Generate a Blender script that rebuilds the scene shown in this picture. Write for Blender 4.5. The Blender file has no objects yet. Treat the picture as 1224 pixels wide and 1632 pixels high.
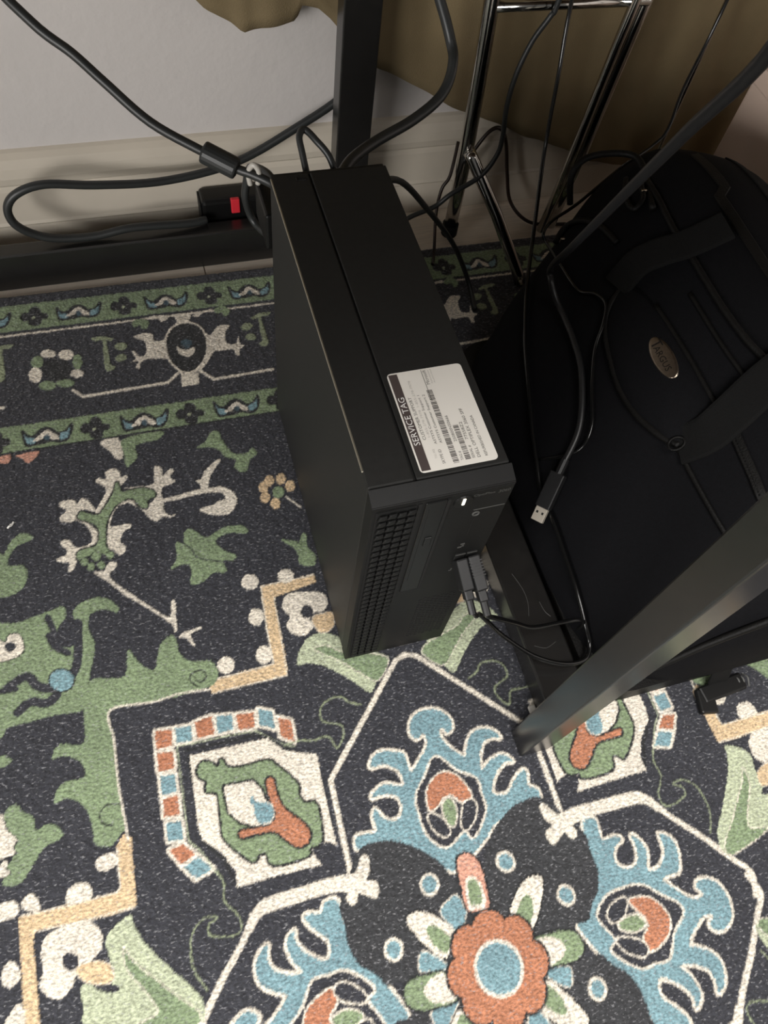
import bpy, bmesh, math, random
import numpy as np
from mathutils import Vector, Matrix

random.seed(7); np.random.seed(7)
scene = bpy.context.scene
COL = scene.collection

# ------------------------------------------------------------------ camera
cam_d = bpy.data.cameras.new('camera')
cam = bpy.data.objects.new('camera', cam_d); COL.objects.link(cam)
cam_d.sensor_fit = 'HORIZONTAL'; cam_d.sensor_width = 27.0
cam_d.lens = 1218.6 / 1224 * 27.0
cam_d.clip_start = .01
CR = ((0.9566, -0.1932 * -1, -0.2180), (-0.2731, 0.8555, -0.4400), (0.1015, 0.4805, 0.8711))
m = Matrix(CR).to_4x4(); m.translation = Vector((-0.0917, -0.2008, 0.6784))
cam.matrix_world = m
scene.camera = cam

# ------------------------------------------------------------------ light
world = bpy.data.worlds.new('room_light'); scene.world = world
world.use_nodes = True
world.node_tree.nodes['Background'].inputs[0].default_value = (1.0, .97, .93, 1)
world.node_tree.nodes['Background'].inputs[1].default_value = .12
def area(name, loc, target, sx, sy, power, color):
    d = bpy.data.lights.new(name, 'AREA'); d.shape = 'RECTANGLE'; d.size = sx; d.size_y = sy
    d.energy = power; d.color = color
    o = bpy.data.objects.new(name, d); COL.objects.link(o); o.location = loc
    o.rotation_euler = (Vector(target) - Vector(loc)).to_track_quat('-Z', 'Y').to_euler()
area('window_light', (-1.8, -1.35, .72), (-.1, .3, .15), 1.1, .9, 42, (1, .975, .945))
area('ceiling_light', (-.1, -.85, 2.4), (0.0, -.75, 0), 1.4, 1.2, 68, (1, .97, .93))
scene.view_settings.view_transform = 'Standard'
scene.view_settings.look = 'None'
scene.view_settings.exposure = 0.0
scene.view_settings.gamma = 1.0
scene.view_settings.use_curve_mapping = False

# ------------------------------------------------------------------ materials
def lin(c):
    return tuple(((v / 255) / 12.92 if v / 255 <= .04045 else ((v / 255 + .055) / 1.055) ** 2.4) for v in c)
def mat(name, rgb, rough=.5, metal=0., var=.0, vscale=40., bump=0., bscale=300., spec=.5, coat=0., emit=None, stretch=None):
    mt = bpy.data.materials.new(name); mt.use_nodes = True
    nt = mt.node_tree; b = nt.nodes['Principled BSDF']
    c = lin(rgb)
    b.inputs['Roughness'].default_value = rough; b.inputs['Metallic'].default_value = metal
    b.inputs['Specular IOR Level'].default_value = spec
    b.inputs['Coat Weight'].default_value = coat
    tc = nt.nodes.new('ShaderNodeTexCoord'); src = tc.outputs['Object']
    if stretch:
        mp = nt.nodes.new('ShaderNodeMapping'); mp.inputs['Scale'].default_value = stretch
        nt.links.new(src, mp.inputs['Vector']); src = mp.outputs['Vector']
    n = nt.nodes.new('ShaderNodeTexNoise'); n.inputs['Scale'].default_value = vscale; n.inputs['Detail'].default_value = 5
    nt.links.new(src, n.inputs['Vector'])
    r = nt.nodes.new('ShaderNodeValToRGB')
    r.color_ramp.elements[0].position = .3; r.color_ramp.elements[1].position = .7
    r.color_ramp.elements[0].color = tuple(v * (1 - var) for v in c) + (1,)
    r.color_ramp.elements[1].color = tuple(min(1, v * (1 + var)) for v in c) + (1,)
    nt.links.new(n.outputs['Fac'], r.inputs['Fac']); nt.links.new(r.outputs['Color'], b.inputs['Base Color'])
    if bump:
        n2 = nt.nodes.new('ShaderNodeTexNoise'); n2.inputs['Scale'].default_value = bscale; n2.inputs['Detail'].default_value = 3
        nt.links.new(src, n2.inputs['Vector'])
        bp = nt.nodes.new('ShaderNodeBump'); bp.inputs['Strength'].default_value = bump; bp.inputs['Distance'].default_value = .001
        nt.links.new(n2.outputs['Fac'], bp.inputs['Height']); nt.links.new(bp.outputs['Normal'], b.inputs['Normal'])
    if emit:
        b.inputs['Emission Color'].default_value = lin(emit[0]) + (1,); b.inputs['Emission Strength'].default_value = emit[1]
    return mt
M = dict(
    wall=mat('painted_plaster', (210, 205, 202), .7, var=.03, vscale=6, bump=.6, bscale=70),
    skirt=mat('gloss_skirting_paint', (206, 197, 182), .38, var=.05, vscale=14, bump=.1, bscale=60),
    floor=mat('floor_base', (150, 135, 115), .6, var=.1),
    plank=mat('pale_laminate', (226, 214, 198), .45, var=.10, vscale=30, stretch=(1, 14, 1)),
    desk=mat('black_powder_coat', (31, 30, 29), .27, spec=.75, var=.12, vscale=120, bump=.06, bscale=1500),
    desktop=mat('dark_desktop', (70, 52, 38), .4, var=.2, stretch=(1, 12, 1)),
    pc=mat('black_painted_steel', (36, 36, 35), .55, spec=.3, var=.1, vscale=200, bump=.10, bscale=2200),
    pcdark=mat('black_bezel_plastic', (17, 17, 17), .55, spec=.3, var=.1, vscale=160, bump=.08, bscale=1800),
    pcgloss=mat('smooth_black_plastic', (17, 17, 17), .38, spec=.35),
    hole=mat('deep_black', (6, 6, 6), .8),
    edge=mat('painted_edge_highlight', (190, 185, 170), .45, metal=1.),  # highlight tone for the computer's top left edge
    label=mat('white_label_paper', (240, 236, 228), .4, var=.02, vscale=20),
    ink=mat('grey_print', (96, 92, 88), .6), inkf=mat('faint_print', (190, 186, 180), .6), inkd=mat('dark_print', (78, 68, 66), .5),
    inkw=mat('white_print', (245, 243, 240), .5), glyph=mat('grey_legend_print', (78, 78, 76), .5),
    led=mat('lit_power_led', (255, 250, 235), .4, emit=((255, 248, 225), 2.2)),
    cable=mat('black_cable_jacket', (40, 42, 42), .42, var=.1, vscale=60),
    cablethin=mat('glossy_black_cable', (20, 20, 20), .16),
    cablebrown=mat('dark_brown_cable', (40, 26, 18), .4),
    plug=mat('black_plug_plastic', (30, 30, 31), .4, var=.1, vscale=300),
    steel=mat('nickel_connector', (205, 196, 182), .5, metal=.5),
    chrome=mat('chrome_tube', (200, 198, 194), .12, metal=1., var=.05, vscale=30),
    red=mat('red_rocker', (220, 50, 62), .35),
    clear=mat('milky_plastic', (190, 186, 178), .3),
    cloth=mat('khaki_cloth', (130, 114, 84), .85, var=.10, vscale=18, bump=.5, bscale=900),
    box=mat('beige_card', (236, 212, 196), .65, var=.04, vscale=12, bump=.1, bscale=200),
    bag=mat('black_nylon', (11, 11, 14), .8, var=.25, vscale=500, bump=.5, bscale=1600, spec=.15),
    bag2=mat('dark_faux_leather', (13, 12, 11), .55, var=.25, vscale=60, bump=.4, bscale=700, spec=.25),
    web=mat('black_webbing', (6, 6, 6), .85, var=.2, vscale=900, bump=.6, bscale=1400, spec=.3),
    badge=mat('brushed_silver_badge', (150, 138, 124), .32, metal=1., var=.1, vscale=400),
    badgeink=mat('black_badge_print', (14, 12, 11), .4),
    lint=mat('white_lint', (240, 238, 232), .8),
)

# ------------------------------------------------------------------ helpers
def thing(name, label, cat, loc, group=None):
    o = bpy.data.objects.new(name, None); o.empty_display_size = .02; COL.objects.link(o)
    o.location = loc; o['label'] = label; o['category'] = cat
    if group: o['group'] = group
    return o
def tag(o, label, cat, group=None):
    o['label'] = label; o['category'] = cat
    if group: o['group'] = group
    return o
def root_of(o):
    while o.parent: o = o.parent
    return o
def link_mesh(name, me, material, parent=None, smooth=False, label=None, kind=None, origin=None):
    me.name = name
    if material is not None: me.materials.append(material)
    if smooth:
        me.polygons.foreach_set('use_smooth', [True] * len(me.polygons))
    o = bpy.data.objects.new(name, me); COL.objects.link(o)
    if parent:
        me.transform(Matrix.Translation(-root_of(parent).location)); o.parent = parent
    elif origin is not None:
        me.transform(Matrix.Translation(-Vector(origin))); o.location = origin
    if label: o['label'] = label
    if kind: o['kind'] = kind
    return o
def obj(name, bm, material, parent=None, smooth=False, **k):
    me = bpy.data.meshes.new(name)
    bmesh.ops.recalc_face_normals(bm, faces=bm.faces[:])
    bm.to_mesh(me); bm.free()
    return link_mesh(name, me, material, parent, smooth, **k)
def box(x0, x1, y0, y1, z0, z1, bev=0., seg=2, bm=None, mtx=None):
    own = bm is None
    t = bmesh.new()
    r = bmesh.ops.create_cube(t, size=1.)
    bmesh.ops.scale(t, vec=(x1 - x0, y1 - y0, z1 - z0), verts=t.verts)
    bmesh.ops.translate(t, vec=((x0 + x1) / 2, (y0 + y1) / 2, (z0 + z1) / 2), verts=t.verts)
    if bev: bmesh.ops.bevel(t, geom=t.edges[:], offset=bev, segments=seg, profile=.5, affect='EDGES')
    if mtx is not None: bmesh.ops.transform(t, matrix=mtx, verts=t.verts)
    if own: return t
    me = bpy.data.meshes.new('tmp'); t.to_mesh(me); t.free(); bm.from_mesh(me); bpy.data.meshes.remove(me)
    return bm
def crs(P, n=6, closed=False):
    P = np.array(P, float); N = len(P); o = []
    for i in range(N if closed else N - 1):
        a, b, c, d = (P[(i - 1) % N], P[i], P[(i + 1) % N], P[(i + 2) % N]) if closed else (P[max(i - 1, 0)], P[i], P[i + 1], P[min(i + 2, N - 1)])
        for k in range(n):
            t = k / n; o.append(.5 * ((2 * b) + (-a + c) * t + (2 * a - 5 * b + 4 * c - d) * t * t + (-a + 3 * b - 3 * c + d) * t ** 3))
    if not closed: o.append(P[-1])
    return np.array(o)
def sweep(P, prof, up=None, bm=None, caps=True, closed=False):
    """sweep a 2D profile [(side, up)] along points; up=None uses a transported frame"""
    if bm is None: bm = bmesh.new()
    P = [Vector(p) for p in P]; n = len(P); rings = []; N = None
    for i in range(n):
        T = (P[(i + 1) % n] - P[i - 1]) if closed else (P[min(i + 1, n - 1)] - P[max(i - 1, 0)])
        T.normalize()
        if up is not None: N = Vector(up)
        elif N is None: N = Vector((0, 0, 1)) if abs(T.z) < .9 else Vector((1, 0, 0))
        N = (N - T * N.dot(T)).normalized(); S = T.cross(N)
        rings.append([bm.verts.new(P[i] + S * a + N * b) for a, b in prof])
    k = len(prof)
    for i in range(n if closed else n - 1):
        A, B = rings[i], rings[(i + 1) % n]
        for j in range(k): bm.faces.new((A[j], A[(j + 1) % k], B[(j + 1) % k], B[j]))
    if caps and not closed: bm.faces.new(rings[0]); bm.faces.new(rings[-1][::-1])
    return bm
def circ(r, n=10): return [(r * math.cos(2 * math.pi * i / n), r * math.sin(2 * math.pi * i / n)) for i in range(n)]
def flat(w, h): return [(-w / 2, -h / 2), (w / 2, -h / 2), (w / 2, h / 2), (-w / 2, h / 2)]
def tube(P, r, n=10, sub=6, smooth=True, bm=None, closed=False):
    return sweep(crs(P, sub, closed) if smooth else P, circ(r, n), bm=bm, closed=closed)
def text_mesh(body, width, origin, xdir, ydir, height=None, depth=.00012, align='LEFT'):
    """real lettering mesh: text runs along xdir from origin, letters stand up along ydir"""
    cu = bpy.data.curves.new('txt', 'FONT'); cu.body = body; cu.size = 1; cu.resolution_u = 2
    ob = bpy.data.objects.new('txt', cu); COL.objects.link(ob)
    dg = bpy.context.evaluated_depsgraph_get()
    me = bpy.data.meshes.new_from_object(ob.evaluated_get(dg))
    bpy.data.objects.remove(ob); bpy.data.curves.remove(cu)
    co = np.empty(len(me.vertices) * 3); me.vertices.foreach_get('co', co); co = co.reshape(-1, 3)
    x0, x1 = co[:, 0].min(), co[:, 0].max(); y0, y1 = co[:, 1].min(), co[:, 1].max()
    sx = width / (x1 - x0); sy = (height / (y1 - y0)) if height else sx
    X = Vector(xdir).normalized(); Y = Vector(ydir).normalized(); Z = X.cross(Y)
    off = Vector(origin)
    out = [off + X * ((p[0] - x0) * sx) + Y * ((p[1] - y0) * sy) + Z * depth for p in co]
    me.vertices.foreach_set('co', np.array([list(v) for v in out]).ravel()); me.update()
    return me

# ------------------------------------------------------------------ rug pattern outlines, rug-local tenths of a millimetre
RUG = {
 'quad': '''Wl44-:5,2602,-104,2560,-921,1682,-929,880
Wc48-:-932,867,-1344,898,-1616,911,-1732,843,-1854,678,-2057,459,-2240,227,-2345,110,-2350,30,-2310,-80
Op25W:-2282,2435,-2144,2423,-2158,2283,-2286,2282
Bp25W:-2118,2424,-1983,2413,-1986,2285,-2119,2291
Op25W:-1951,2433,-1801,2453,-1798,2294,-1946,2293
Bp25W:-1765,2444,-1629,2422,-1637,2288,-1772,2294
Op25W:-1597,2414,-1443,2400,-1456,2266,-1598,2278
Bp25W:-1399,2417,-1289,2374,-1287,2213,-1416,2279
Op25W:-1246,2306,-1143,2253,-1149,2067,-1257,2138
Op25W:-2290,2251,-2159,2229,-2167,2091,-2297,2092
Bp25W:-2287,2058,-2169,2045,-2172,1903,-2292,1903
Op25W:-2290,1871,-2166,1871,-2176,1720,-2298,1731
Bp25W:-2288,1678,-2167,1673,-2172,1529,-2292,1541
Op25W:-2291,1472,-2178,1492,-2091,1391,-2218,1347
Bp25W:-2201,1324,-2075,1367,-1981,1256,-2117,1216
Pl9-:-2122,2264,-1756,2255,-1451,2235,-1279,2088,-1158,2025
Pl9-:-2122,2264,-2128,1892,-2135,1510,-2041,1388,-1949,1200
Dl30-:-2040,2167,-2028,1743,-2028,1472,-1891,1310,-1830,1131
Dl30-:-2065,2217,-1764,2208,-1457,2203,-1377,2157,-1205,2014
Wp0-:-2031,2166,-1366,2152,-1251,2015,-987,1917,-995,1690,-988,1173,-1051,1219,-1134,1221,-1189,1187,-1180,1131,-1129,1061,-1509,1076,-1819,1074,-1808,1192,-1903,1368,-2025,1482,-2046,1579,-2041,1746
Ns0-:-1018,1133,-1035,1103,-1063,1086,-1097,1086,-1127,1103,-1145,1132,-1146,1166,-1131,1196,-1102,1213,-1068,1213,-1037,1196,-1019,1167
Ws0-:-1223,1662,-1179,1715,-1103,1706,-1057,1620,-1087,1534,-1170,1555,-1221,1620
Gs22D:-1983,2033,-1933,2088,-1863,2061,-1819,2013,-1778,2071,-1733,1991,-1589,1966,-1412,1969,-1320,1888,-1199,1721,-1206,1640,-1171,1554,-1077,1520,-1098,1241,-1204,1210,-1237,1156,-1507,1160,-1550,1257,-1608,1267,-1671,1231,-1847,1435,-1858,1580,-1853,1799,-1939,1846,-1926,1925,-1980,1980
Wp20D:-1797,1850,-1557,1838,-1498,1753,-1476,1643,-1420,1546,-1466,1476,-1592,1479,-1707,1539,-1790,1641
Os20D:-1445,1803,-1389,1810,-1382,1682,-1343,1557,-1222,1414,-1178,1321,-1215,1251,-1291,1241,-1372,1312,-1459,1404,-1603,1421,-1717,1421,-1729,1474,-1616,1465,-1490,1462,-1414,1524,-1439,1613
Bs9W:-1579,1721,-1557,1664,-1457,1628,-1434,1550,-1475,1485,-1558,1492,-1586,1568,-1585,1630,-1608,1677
Qc11-:-1950,1230,-1916,1124,-1928,999,-1845,882,-1837,786,-1902,750,-2063,794,-2077,866,-2003,908,-2093,925,-2186,865,-2227,755,-2224,605,-2149,454
Qc14-:-1240,2056,-1103,2067,-996,2040,-859,2040,-806,1926,-727,2019,-728,2110,-873,2180,-872,2284,-799,2349,-669,2353,-613,2292,-508,2243
Ps0-:-2827,963,-2754,1049,-2635,1094,-2612,1011,-2546,872,-2408,685,-2283,534,-2191,393,-2276,255,-2968,442,-3018,567,-3021,723,-2915,694,-2804,706,-2807,838
Gs8W:-2706,885,-2653,782,-2512,626,-2372,472,-2232,334,-2276,255,-2669,359,-2507,411,-2609,609,-2691,733
Ns0-:-2938,697,-2868,692,-2792,667,-2762,626,-2828,620,-2903,655
Ps0-:-980,2729,-963,2811,-875,2928,-738,2981,-592,2926,-482,2824,-249,2681,-152,2583,-296,2456,-390,2329,-487,2417,-620,2558,-761,2670,-891,2725
Gs8W:-795,2834,-685,2841,-572,2757,-414,2707,-255,2657,-166,2579,-306,2422,-437,2519,-592,2674
Tp0-:-2686,1613,-2619,1680,-2564,1640,-2581,1138,-2778,1129,-3311,1166,-3337,1116,-3328,850,-3319,548,-3425,577,-3430,1052,-3430,1292,-3390,1296,-2715,1275,-2688,1296
Wl12-:-3414,1295,-3057,1276,-2706,1277,-2687,1304,-2683,1587
Wl10-:-3319,1163,-2939,1141,-2589,1136
Tp0-:-1166,3565,-645,3572,-636,3488,-1060,3420,-1071,2861,-1083,2656,-1760,2644,-1784,2703,-1683,2774,-1185,2789,-1187,3141
Wl12-:-1695,2765,-1190,2786,-1187,3141,-1161,3556,-646,3569
Wl10-:-1759,2648,-1090,2655,-1061,3415
Ws0-:-2847,1540,-2786,1565,-2702,1567,-2695,1475,-2789,1451,-2844,1482
Ws0-:-3084,1354,-3047,1407,-2949,1413,-2903,1369,-2908,1283,-3072,1288
Ws0-:-3404,1346,-3384,1418,-3320,1429,-3277,1343,-3296,1294
Ws0-:-3558,1418,-3448,1404,-3440,1310,-3547,1293,-3593,1320,-3590,1411
Ws0-:-3558,971,-3511,1016,-3452,971,-3441,881,-3503,842,-3562,886
Ws0-:-3540,657,-3448,728,-3422,583,-3557,607
Ws0-:-1173,3608,-1191,3572,-1225,3550,-1267,3548,-1305,3568,-1329,3602,-1332,3644,-1315,3681,-1280,3703,-1238,3705,-1200,3685,-1176,3650
Ws0-:-833,3596,-851,3561,-885,3541,-925,3539,-961,3558,-983,3590,-986,3629,-968,3664,-935,3685,-895,3686,-858,3668,-836,3635
Ws0-:-1190,3248,-1207,3208,-1238,3183,-1275,3180,-1307,3199,-1326,3235,-1328,3280,-1311,3320,-1280,3345,-1243,3349,-1211,3330,-1191,3293
Ws0-:-1189,2873,-1207,2832,-1238,2807,-1275,2804,-1307,2824,-1327,2861,-1328,2905,-1311,2946,-1280,2971,-1242,2975,-1210,2955,-1190,2918
Ws0-:-1530,2855,-1547,2817,-1579,2795,-1618,2793,-1653,2813,-1676,2848,-1680,2890,-1663,2927,-1631,2950,-1591,2952,-1555,2933,-1533,2897
Ws0-:-3288,1014,-3260,1095,-3179,1133,-3082,1153,-2955,1141,-2880,1083,-2849,984,-2880,903,-2964,852,-3043,844,-3063,778,-3099,716,-3178,681,-3259,718,-3308,802,-3279,895
Ns0-:-3033,885,-3043,857,-3065,841,-3093,840,-3120,856,-3138,883,-3143,916,-3134,944,-3112,960,-3084,961,-3057,945,-3038,918
Ts6W:-3043,844,-2916,853,-2811,795,-2805,692,-2914,701,-3018,765
Ws0-:-997,3347,-920,3428,-764,3412,-612,3371,-577,3276,-631,3190,-727,3188,-781,3128,-755,3063,-856,2987,-959,3027,-1006,3120,-955,3204,-996,3274
Ns0-:-733,3199,-748,3169,-773,3150,-803,3148,-829,3163,-844,3191,-845,3225,-831,3255,-805,3275,-775,3277,-749,3262,-733,3233
Ts6W:-750,3145,-660,3161,-560,3150,-579,3022,-681,2974,-745,3036
Gs0-:-2769,2998,-2619,2990,-2467,2985,-2425,3215,-2337,3061,-2214,2979,-2150,3188,-2031,3265,-1995,3189,-1988,3076,-1911,2985,-1735,2944,-1684,2835,-1723,2736,-1840,2705,-2261,2690,-2625,2705,-2621,2529,-2618,2354,-2621,2017,-2603,1749,-2649,1682,-2730,1622,-2840,1669,-2851,1813,-2897,1965,-3009,2064,-3128,2054,-3059,2190,-2878,2202,-2907,2340,-3024,2412,-3125,2411,-3053,2516,-2865,2476,-2838,2739
Wc16-:-1775,2689,-2039,2711,-2261,2690,-2625,2705,-2619,2441,-2623,2100,-2599,1748,-2592,1628
Dc13-:-1879,2738,-1932,2810,-1910,2864,-1824,2880,-1790,2812,-1841,2771,-1882,2798
Dc13-:-2621,1915,-2720,1940,-2785,1886,-2772,1803,-2696,1773''',
 'field': '''Gs0-:-3478,3714,-3350,3685,-3152,3715,-3041,3740,-2940,3756,-2925,3650,-2999,3542,-2975,3413,-2892,3345,-2839,3530,-2856,3685,-2749,3764,-2590,3767,-2465,3648,-2482,3587,-2578,3648,-2704,3625,-2739,3482,-2697,3324,-2758,3074,-2781,2985,-2831,2767,-3081,2772,-3308,2761,-3471,2750,-3632,2742,-3607,3707
Nc60-:-3078,3502,-3031,3381,-2928,3302
Nc60-:-3078,3677,-3050,3595,-2986,3407,-2845,3399,-2809,3565
Nc80-:-3437,3099,-3352,3148,-3268,3159,-3190,3052,-3045,3012,-2888,3120,-2840,3325,-2831,3570
Nc80-:-3365,2867,-3259,2931,-3136,2890,-3050,2938
Nc50-:-3623,3087,-3500,3080,-3376,3073
Bs12D:-2898,3040,-2915,2995,-2955,2969,-3005,2968,-3054,2993,-3089,3037,-3099,3088,-3083,3133,-3043,3160,-2992,3161,-2943,3136,-2908,3092
Ws10D:-3532,3379,-3449,3347,-3310,3386,-3295,3479,-3333,3574,-3408,3579,-3443,3514,-3526,3570
Ns0-:-3355,3457,-3363,3435,-3380,3421,-3404,3420,-3427,3432,-3443,3453,-3448,3479,-3441,3501,-3423,3515,-3400,3516,-3377,3504,-3361,3483
Gs0-:-3497,2078,-3418,2118,-3363,2044,-3288,1985,-3275,1883,-3177,1907,-3094,1837,-3088,1777,-3226,1735,-3327,1610,-3416,1523,-3535,1554,-3493,1673,-3433,1770,-3484,1918
Ws8D:-3585,2056,-3505,2001,-3499,1949,-3421,1846,-3451,1804,-3433,1750,-3482,1739,-3594,1760
Ws8D:-3596,1720,-3487,1635,-3504,1604,-3599,1617
Gs0-:-3519,4493,-3432,4393,-3359,4514,-3265,4591,-3153,4525,-3224,4485,-3317,4450,-3377,4354,-3391,4276,-3280,4251,-3227,4186,-3245,4058,-3337,3974,-3469,3965,-3556,3998
Gs0-:-3579,2508,-3499,2530,-3432,2471,-3503,2436,-3581,2456
Ws0-:-2446,4912,-2535,5021,-2518,5063,-2442,5032,-2434,5123,-2362,5148,-2304,5106,-2298,5034,-2243,5044,-2240,4997,-2309,4929,-2340,4996,-2401,4873,-2544,4651,-2572,4686
Ws0-:-2288,4894,-2140,4888,-1989,4893,-1967,5074,-1927,5091,-1889,5043,-1892,4966,-1820,5029,-1777,5005,-1819,4936,-1784,4876,-1844,4848,-1909,4831,-1933,4745,-1916,4681,-1934,4581,-1890,4498,-1828,4500,-1869,4473,-1952,4497,-2006,4456,-2063,4491,-2145,4626,-2257,4723,-2304,4748,-2206,4742,-2066,4668,-1981,4755,-2021,4839
Ws0-:-2565,4685,-2636,4832,-2694,4859,-2734,4808,-2767,4859,-2874,4867,-2894,4813,-2834,4756,-2897,4697,-2890,4638,-2809,4615,-2749,4623,-2682,4565,-2631,4469,-2641,4358,-2772,4331,-2846,4431,-2904,4429,-2907,4388,-2865,4324,-2880,4272,-2963,4249,-2931,4207,-2852,4184,-2869,4107,-2825,4092,-2789,4170,-2776,4277,-2634,4301,-2572,4343,-2563,4440,-2636,4555,-2737,4629,-2742,4708,-2669,4730
Ws0-:-2450,4501,-2379,4486,-2271,4483,-2263,4441,-2339,4406,-2374,4301,-2332,4249,-2351,4184,-2400,4167,-2452,4234,-2496,4271,-2477,4464,-2437,4629,-2354,4729,-2278,4757,-2257,4723,-2332,4709,-2399,4650
Gs17D:-2341,4981,-2304,4861,-2242,4861,-2093,4860,-2001,4799,-1995,4743,-2073,4714,-2084,4627,-2154,4657,-2204,4757,-2290,4760,-2381,4705,-2452,4603,-2496,4468,-2507,4274,-2455,4207,-2449,4150,-2493,4174,-2593,4237,-2688,4216,-2760,4191,-2777,4263,-2728,4294,-2610,4310,-2569,4371,-2559,4482,-2611,4564,-2725,4632,-2733,4677,-2694,4712,-2626,4669,-2544,4651,-2476,4725,-2391,4855
Gs8D:-2682,4155,-2688,4136,-2702,4124,-2719,4122,-2736,4131,-2747,4149,-2750,4170,-2744,4189,-2730,4201,-2712,4202,-2696,4193,-2684,4176
Gs8D:-2629,4094,-2635,4075,-2649,4064,-2666,4062,-2683,4071,-2694,4088,-2697,4109,-2691,4128,-2677,4140,-2660,4142,-2643,4133,-2632,4115
Gs8D:-2537,4087,-2543,4069,-2557,4057,-2575,4055,-2591,4064,-2602,4082,-2605,4103,-2599,4121,-2585,4133,-2567,4135,-2551,4126,-2539,4108
Gs8D:-2446,4177,-2453,4158,-2467,4146,-2485,4144,-2501,4153,-2512,4171,-2515,4192,-2508,4211,-2494,4224,-2477,4225,-2460,4216,-2449,4198
Gs8D:-2569,4190,-2576,4168,-2592,4155,-2612,4153,-2631,4163,-2644,4183,-2647,4207,-2640,4229,-2624,4243,-2604,4245,-2585,4234,-2572,4214
Ws0-:-2646,4036,-2553,4037,-2500,4107,-2431,4091,-2448,4041,-2499,3998,-2504,3945,-2401,3816,-2277,3683,-2155,3551,-2026,3440,-1992,3592,-1959,3572,-1979,3307,-2004,3292,-2021,3372,-2240,3604,-2407,3760,-2530,3919
Ws0-:-1979,3226,-1916,3267,-1763,3282,-1778,3260,-1850,3246,-1867,3205,-1842,3112,-1885,3159,-1912,3211
Ws0-:-1914,4696,-1554,4742,-1578,4840,-1526,4844,-1472,4943,-1323,5055,-1308,5020,-1399,4912,-1472,4741,-1351,4725,-1248,4648,-1218,4521,-1303,4404,-1430,4401,-1547,4455,-1588,4514,-1460,4526,-1409,4560,-1330,4574,-1339,4643,-1412,4667,-1564,4677,-1906,4659
Gs0-:-1955,3918,-1881,4026,-1870,4191,-1801,4162,-1771,4284,-1707,4305,-1588,4187,-1484,4222,-1378,4258,-1229,4241,-1171,4170,-1208,4149,-1340,4186,-1430,4168,-1499,4125,-1443,4014,-1333,3934,-1366,3885,-1462,3900,-1446,3778,-1577,3793,-1684,3722,-1791,3727,-1764,3862,-1785,3935,-1868,3940
Nc14-:-1843,4208,-1748,4108,-1692,3990,-1579,3932,-1476,3892
Ts0-:-883,4619,-896,4588,-918,4568,-943,4564,-966,4577,-979,4605,-979,4639,-966,4670,-944,4691,-918,4695,-896,4681,-883,4653
Ts0-:-812,4682,-825,4651,-848,4630,-874,4626,-896,4640,-909,4668,-909,4702,-896,4734,-874,4755,-848,4759,-825,4745,-812,4717
Ts0-:-693,4680,-707,4648,-729,4628,-755,4624,-778,4638,-791,4665,-790,4700,-777,4732,-755,4752,-728,4756,-706,4742,-693,4714
Ts0-:-616,4579,-629,4548,-652,4528,-678,4524,-700,4538,-713,4565,-713,4599,-699,4631,-677,4651,-650,4655,-628,4641,-615,4614
Ts0-:-888,4497,-901,4466,-923,4447,-948,4443,-970,4456,-983,4484,-984,4517,-971,4548,-949,4568,-924,4572,-901,4558,-888,4531
Ts0-:-801,4409,-814,4378,-836,4359,-862,4355,-884,4369,-896,4396,-896,4429,-884,4460,-862,4480,-836,4483,-814,4470,-801,4442
Gs0-:-738,4527,-753,4495,-779,4475,-810,4472,-837,4487,-853,4516,-854,4551,-840,4584,-813,4604,-782,4608,-755,4592,-739,4563
Wl16-:-733,4474,-614,4327
Gs0-:-880,4006,-748,3963,-718,3927,-657,4030,-623,4008,-638,3881,-586,3770,-624,3666,-752,3708,-744,3805,-775,3897
Ss0-:-3464,5496,-3319,5505,-3347,5411,-3465,5456
Ss0-:-3272,5489,-3052,5498,-3106,5403,-3161,5373,-3213,5446
Ws0-:-2454,5494,-2270,5503,-2249,5268,-2313,5255,-2366,5355
Gs0-:-2226,5487,-1835,5509,-1873,5418,-2109,5383,-2112,5240,-2225,5137,-2233,5296
Gs0-:-1519,5234,-1417,5295,-1333,5410,-1257,5379,-1237,5259,-1158,5097,-1029,5071,-953,5121,-921,5033,-1005,4986,-1053,4868,-1121,4856,-1174,4924,-1146,5014,-1243,5066,-1304,5175,-1403,5220''',
 'crown': '''Bs25W:-26,1801,-46,1868,-107,1832,-150,1888,-129,1976,-62,2041,65,2062,173,2019,235,1921,220,1844,170,1817,144,1862,110,1864,106,1787,168,1680,259,1590,298,1653,367,1750,463,1784,573,1745,623,1664,551,1682,457,1659,393,1561,372,1444,463,1499,593,1523,664,1449,593,1455,501,1400,415,1290,416,1225,529,1207,634,1301,727,1355,749,1316,726,1223,792,1173,780,1079,620,1066,363,1006,211,901,42,804,-111,745,-202,808,-370,911,-559,1020,-814,1083,-824,1190,-731,1196,-644,1193,-647,1307,-610,1364,-574,1288,-499,1238,-428,1251,-385,1323,-405,1413,-506,1459,-619,1456,-558,1515,-463,1534,-340,1481,-319,1541,-346,1624,-443,1692,-566,1701,-510,1786,-413,1802,-265,1747,-250,1677,-238,1581,-182,1616,-59,1730
Ns19W:10,1645,150,1488,294,1386,297,1255,290,1119,136,951,68,1020,-118,936,-236,1062,-256,1207,-242,1371,-124,1513
Os15W:-169,1247,-145,1389,-61,1476,42,1507,139,1454,197,1345,209,1252,117,1241,52,1313,-23,1311,-106,1252
Gs14W:28,1292,54,1190,9,1086,-36,1088,-59,1198,-37,1266
Ns13W:-194,1201,-128,1194,-62,1115,-54,1031,-115,1016,-174,1082
Ns13W:131,1212,208,1235,231,1165,161,1058,78,1017,69,1081''',
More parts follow.
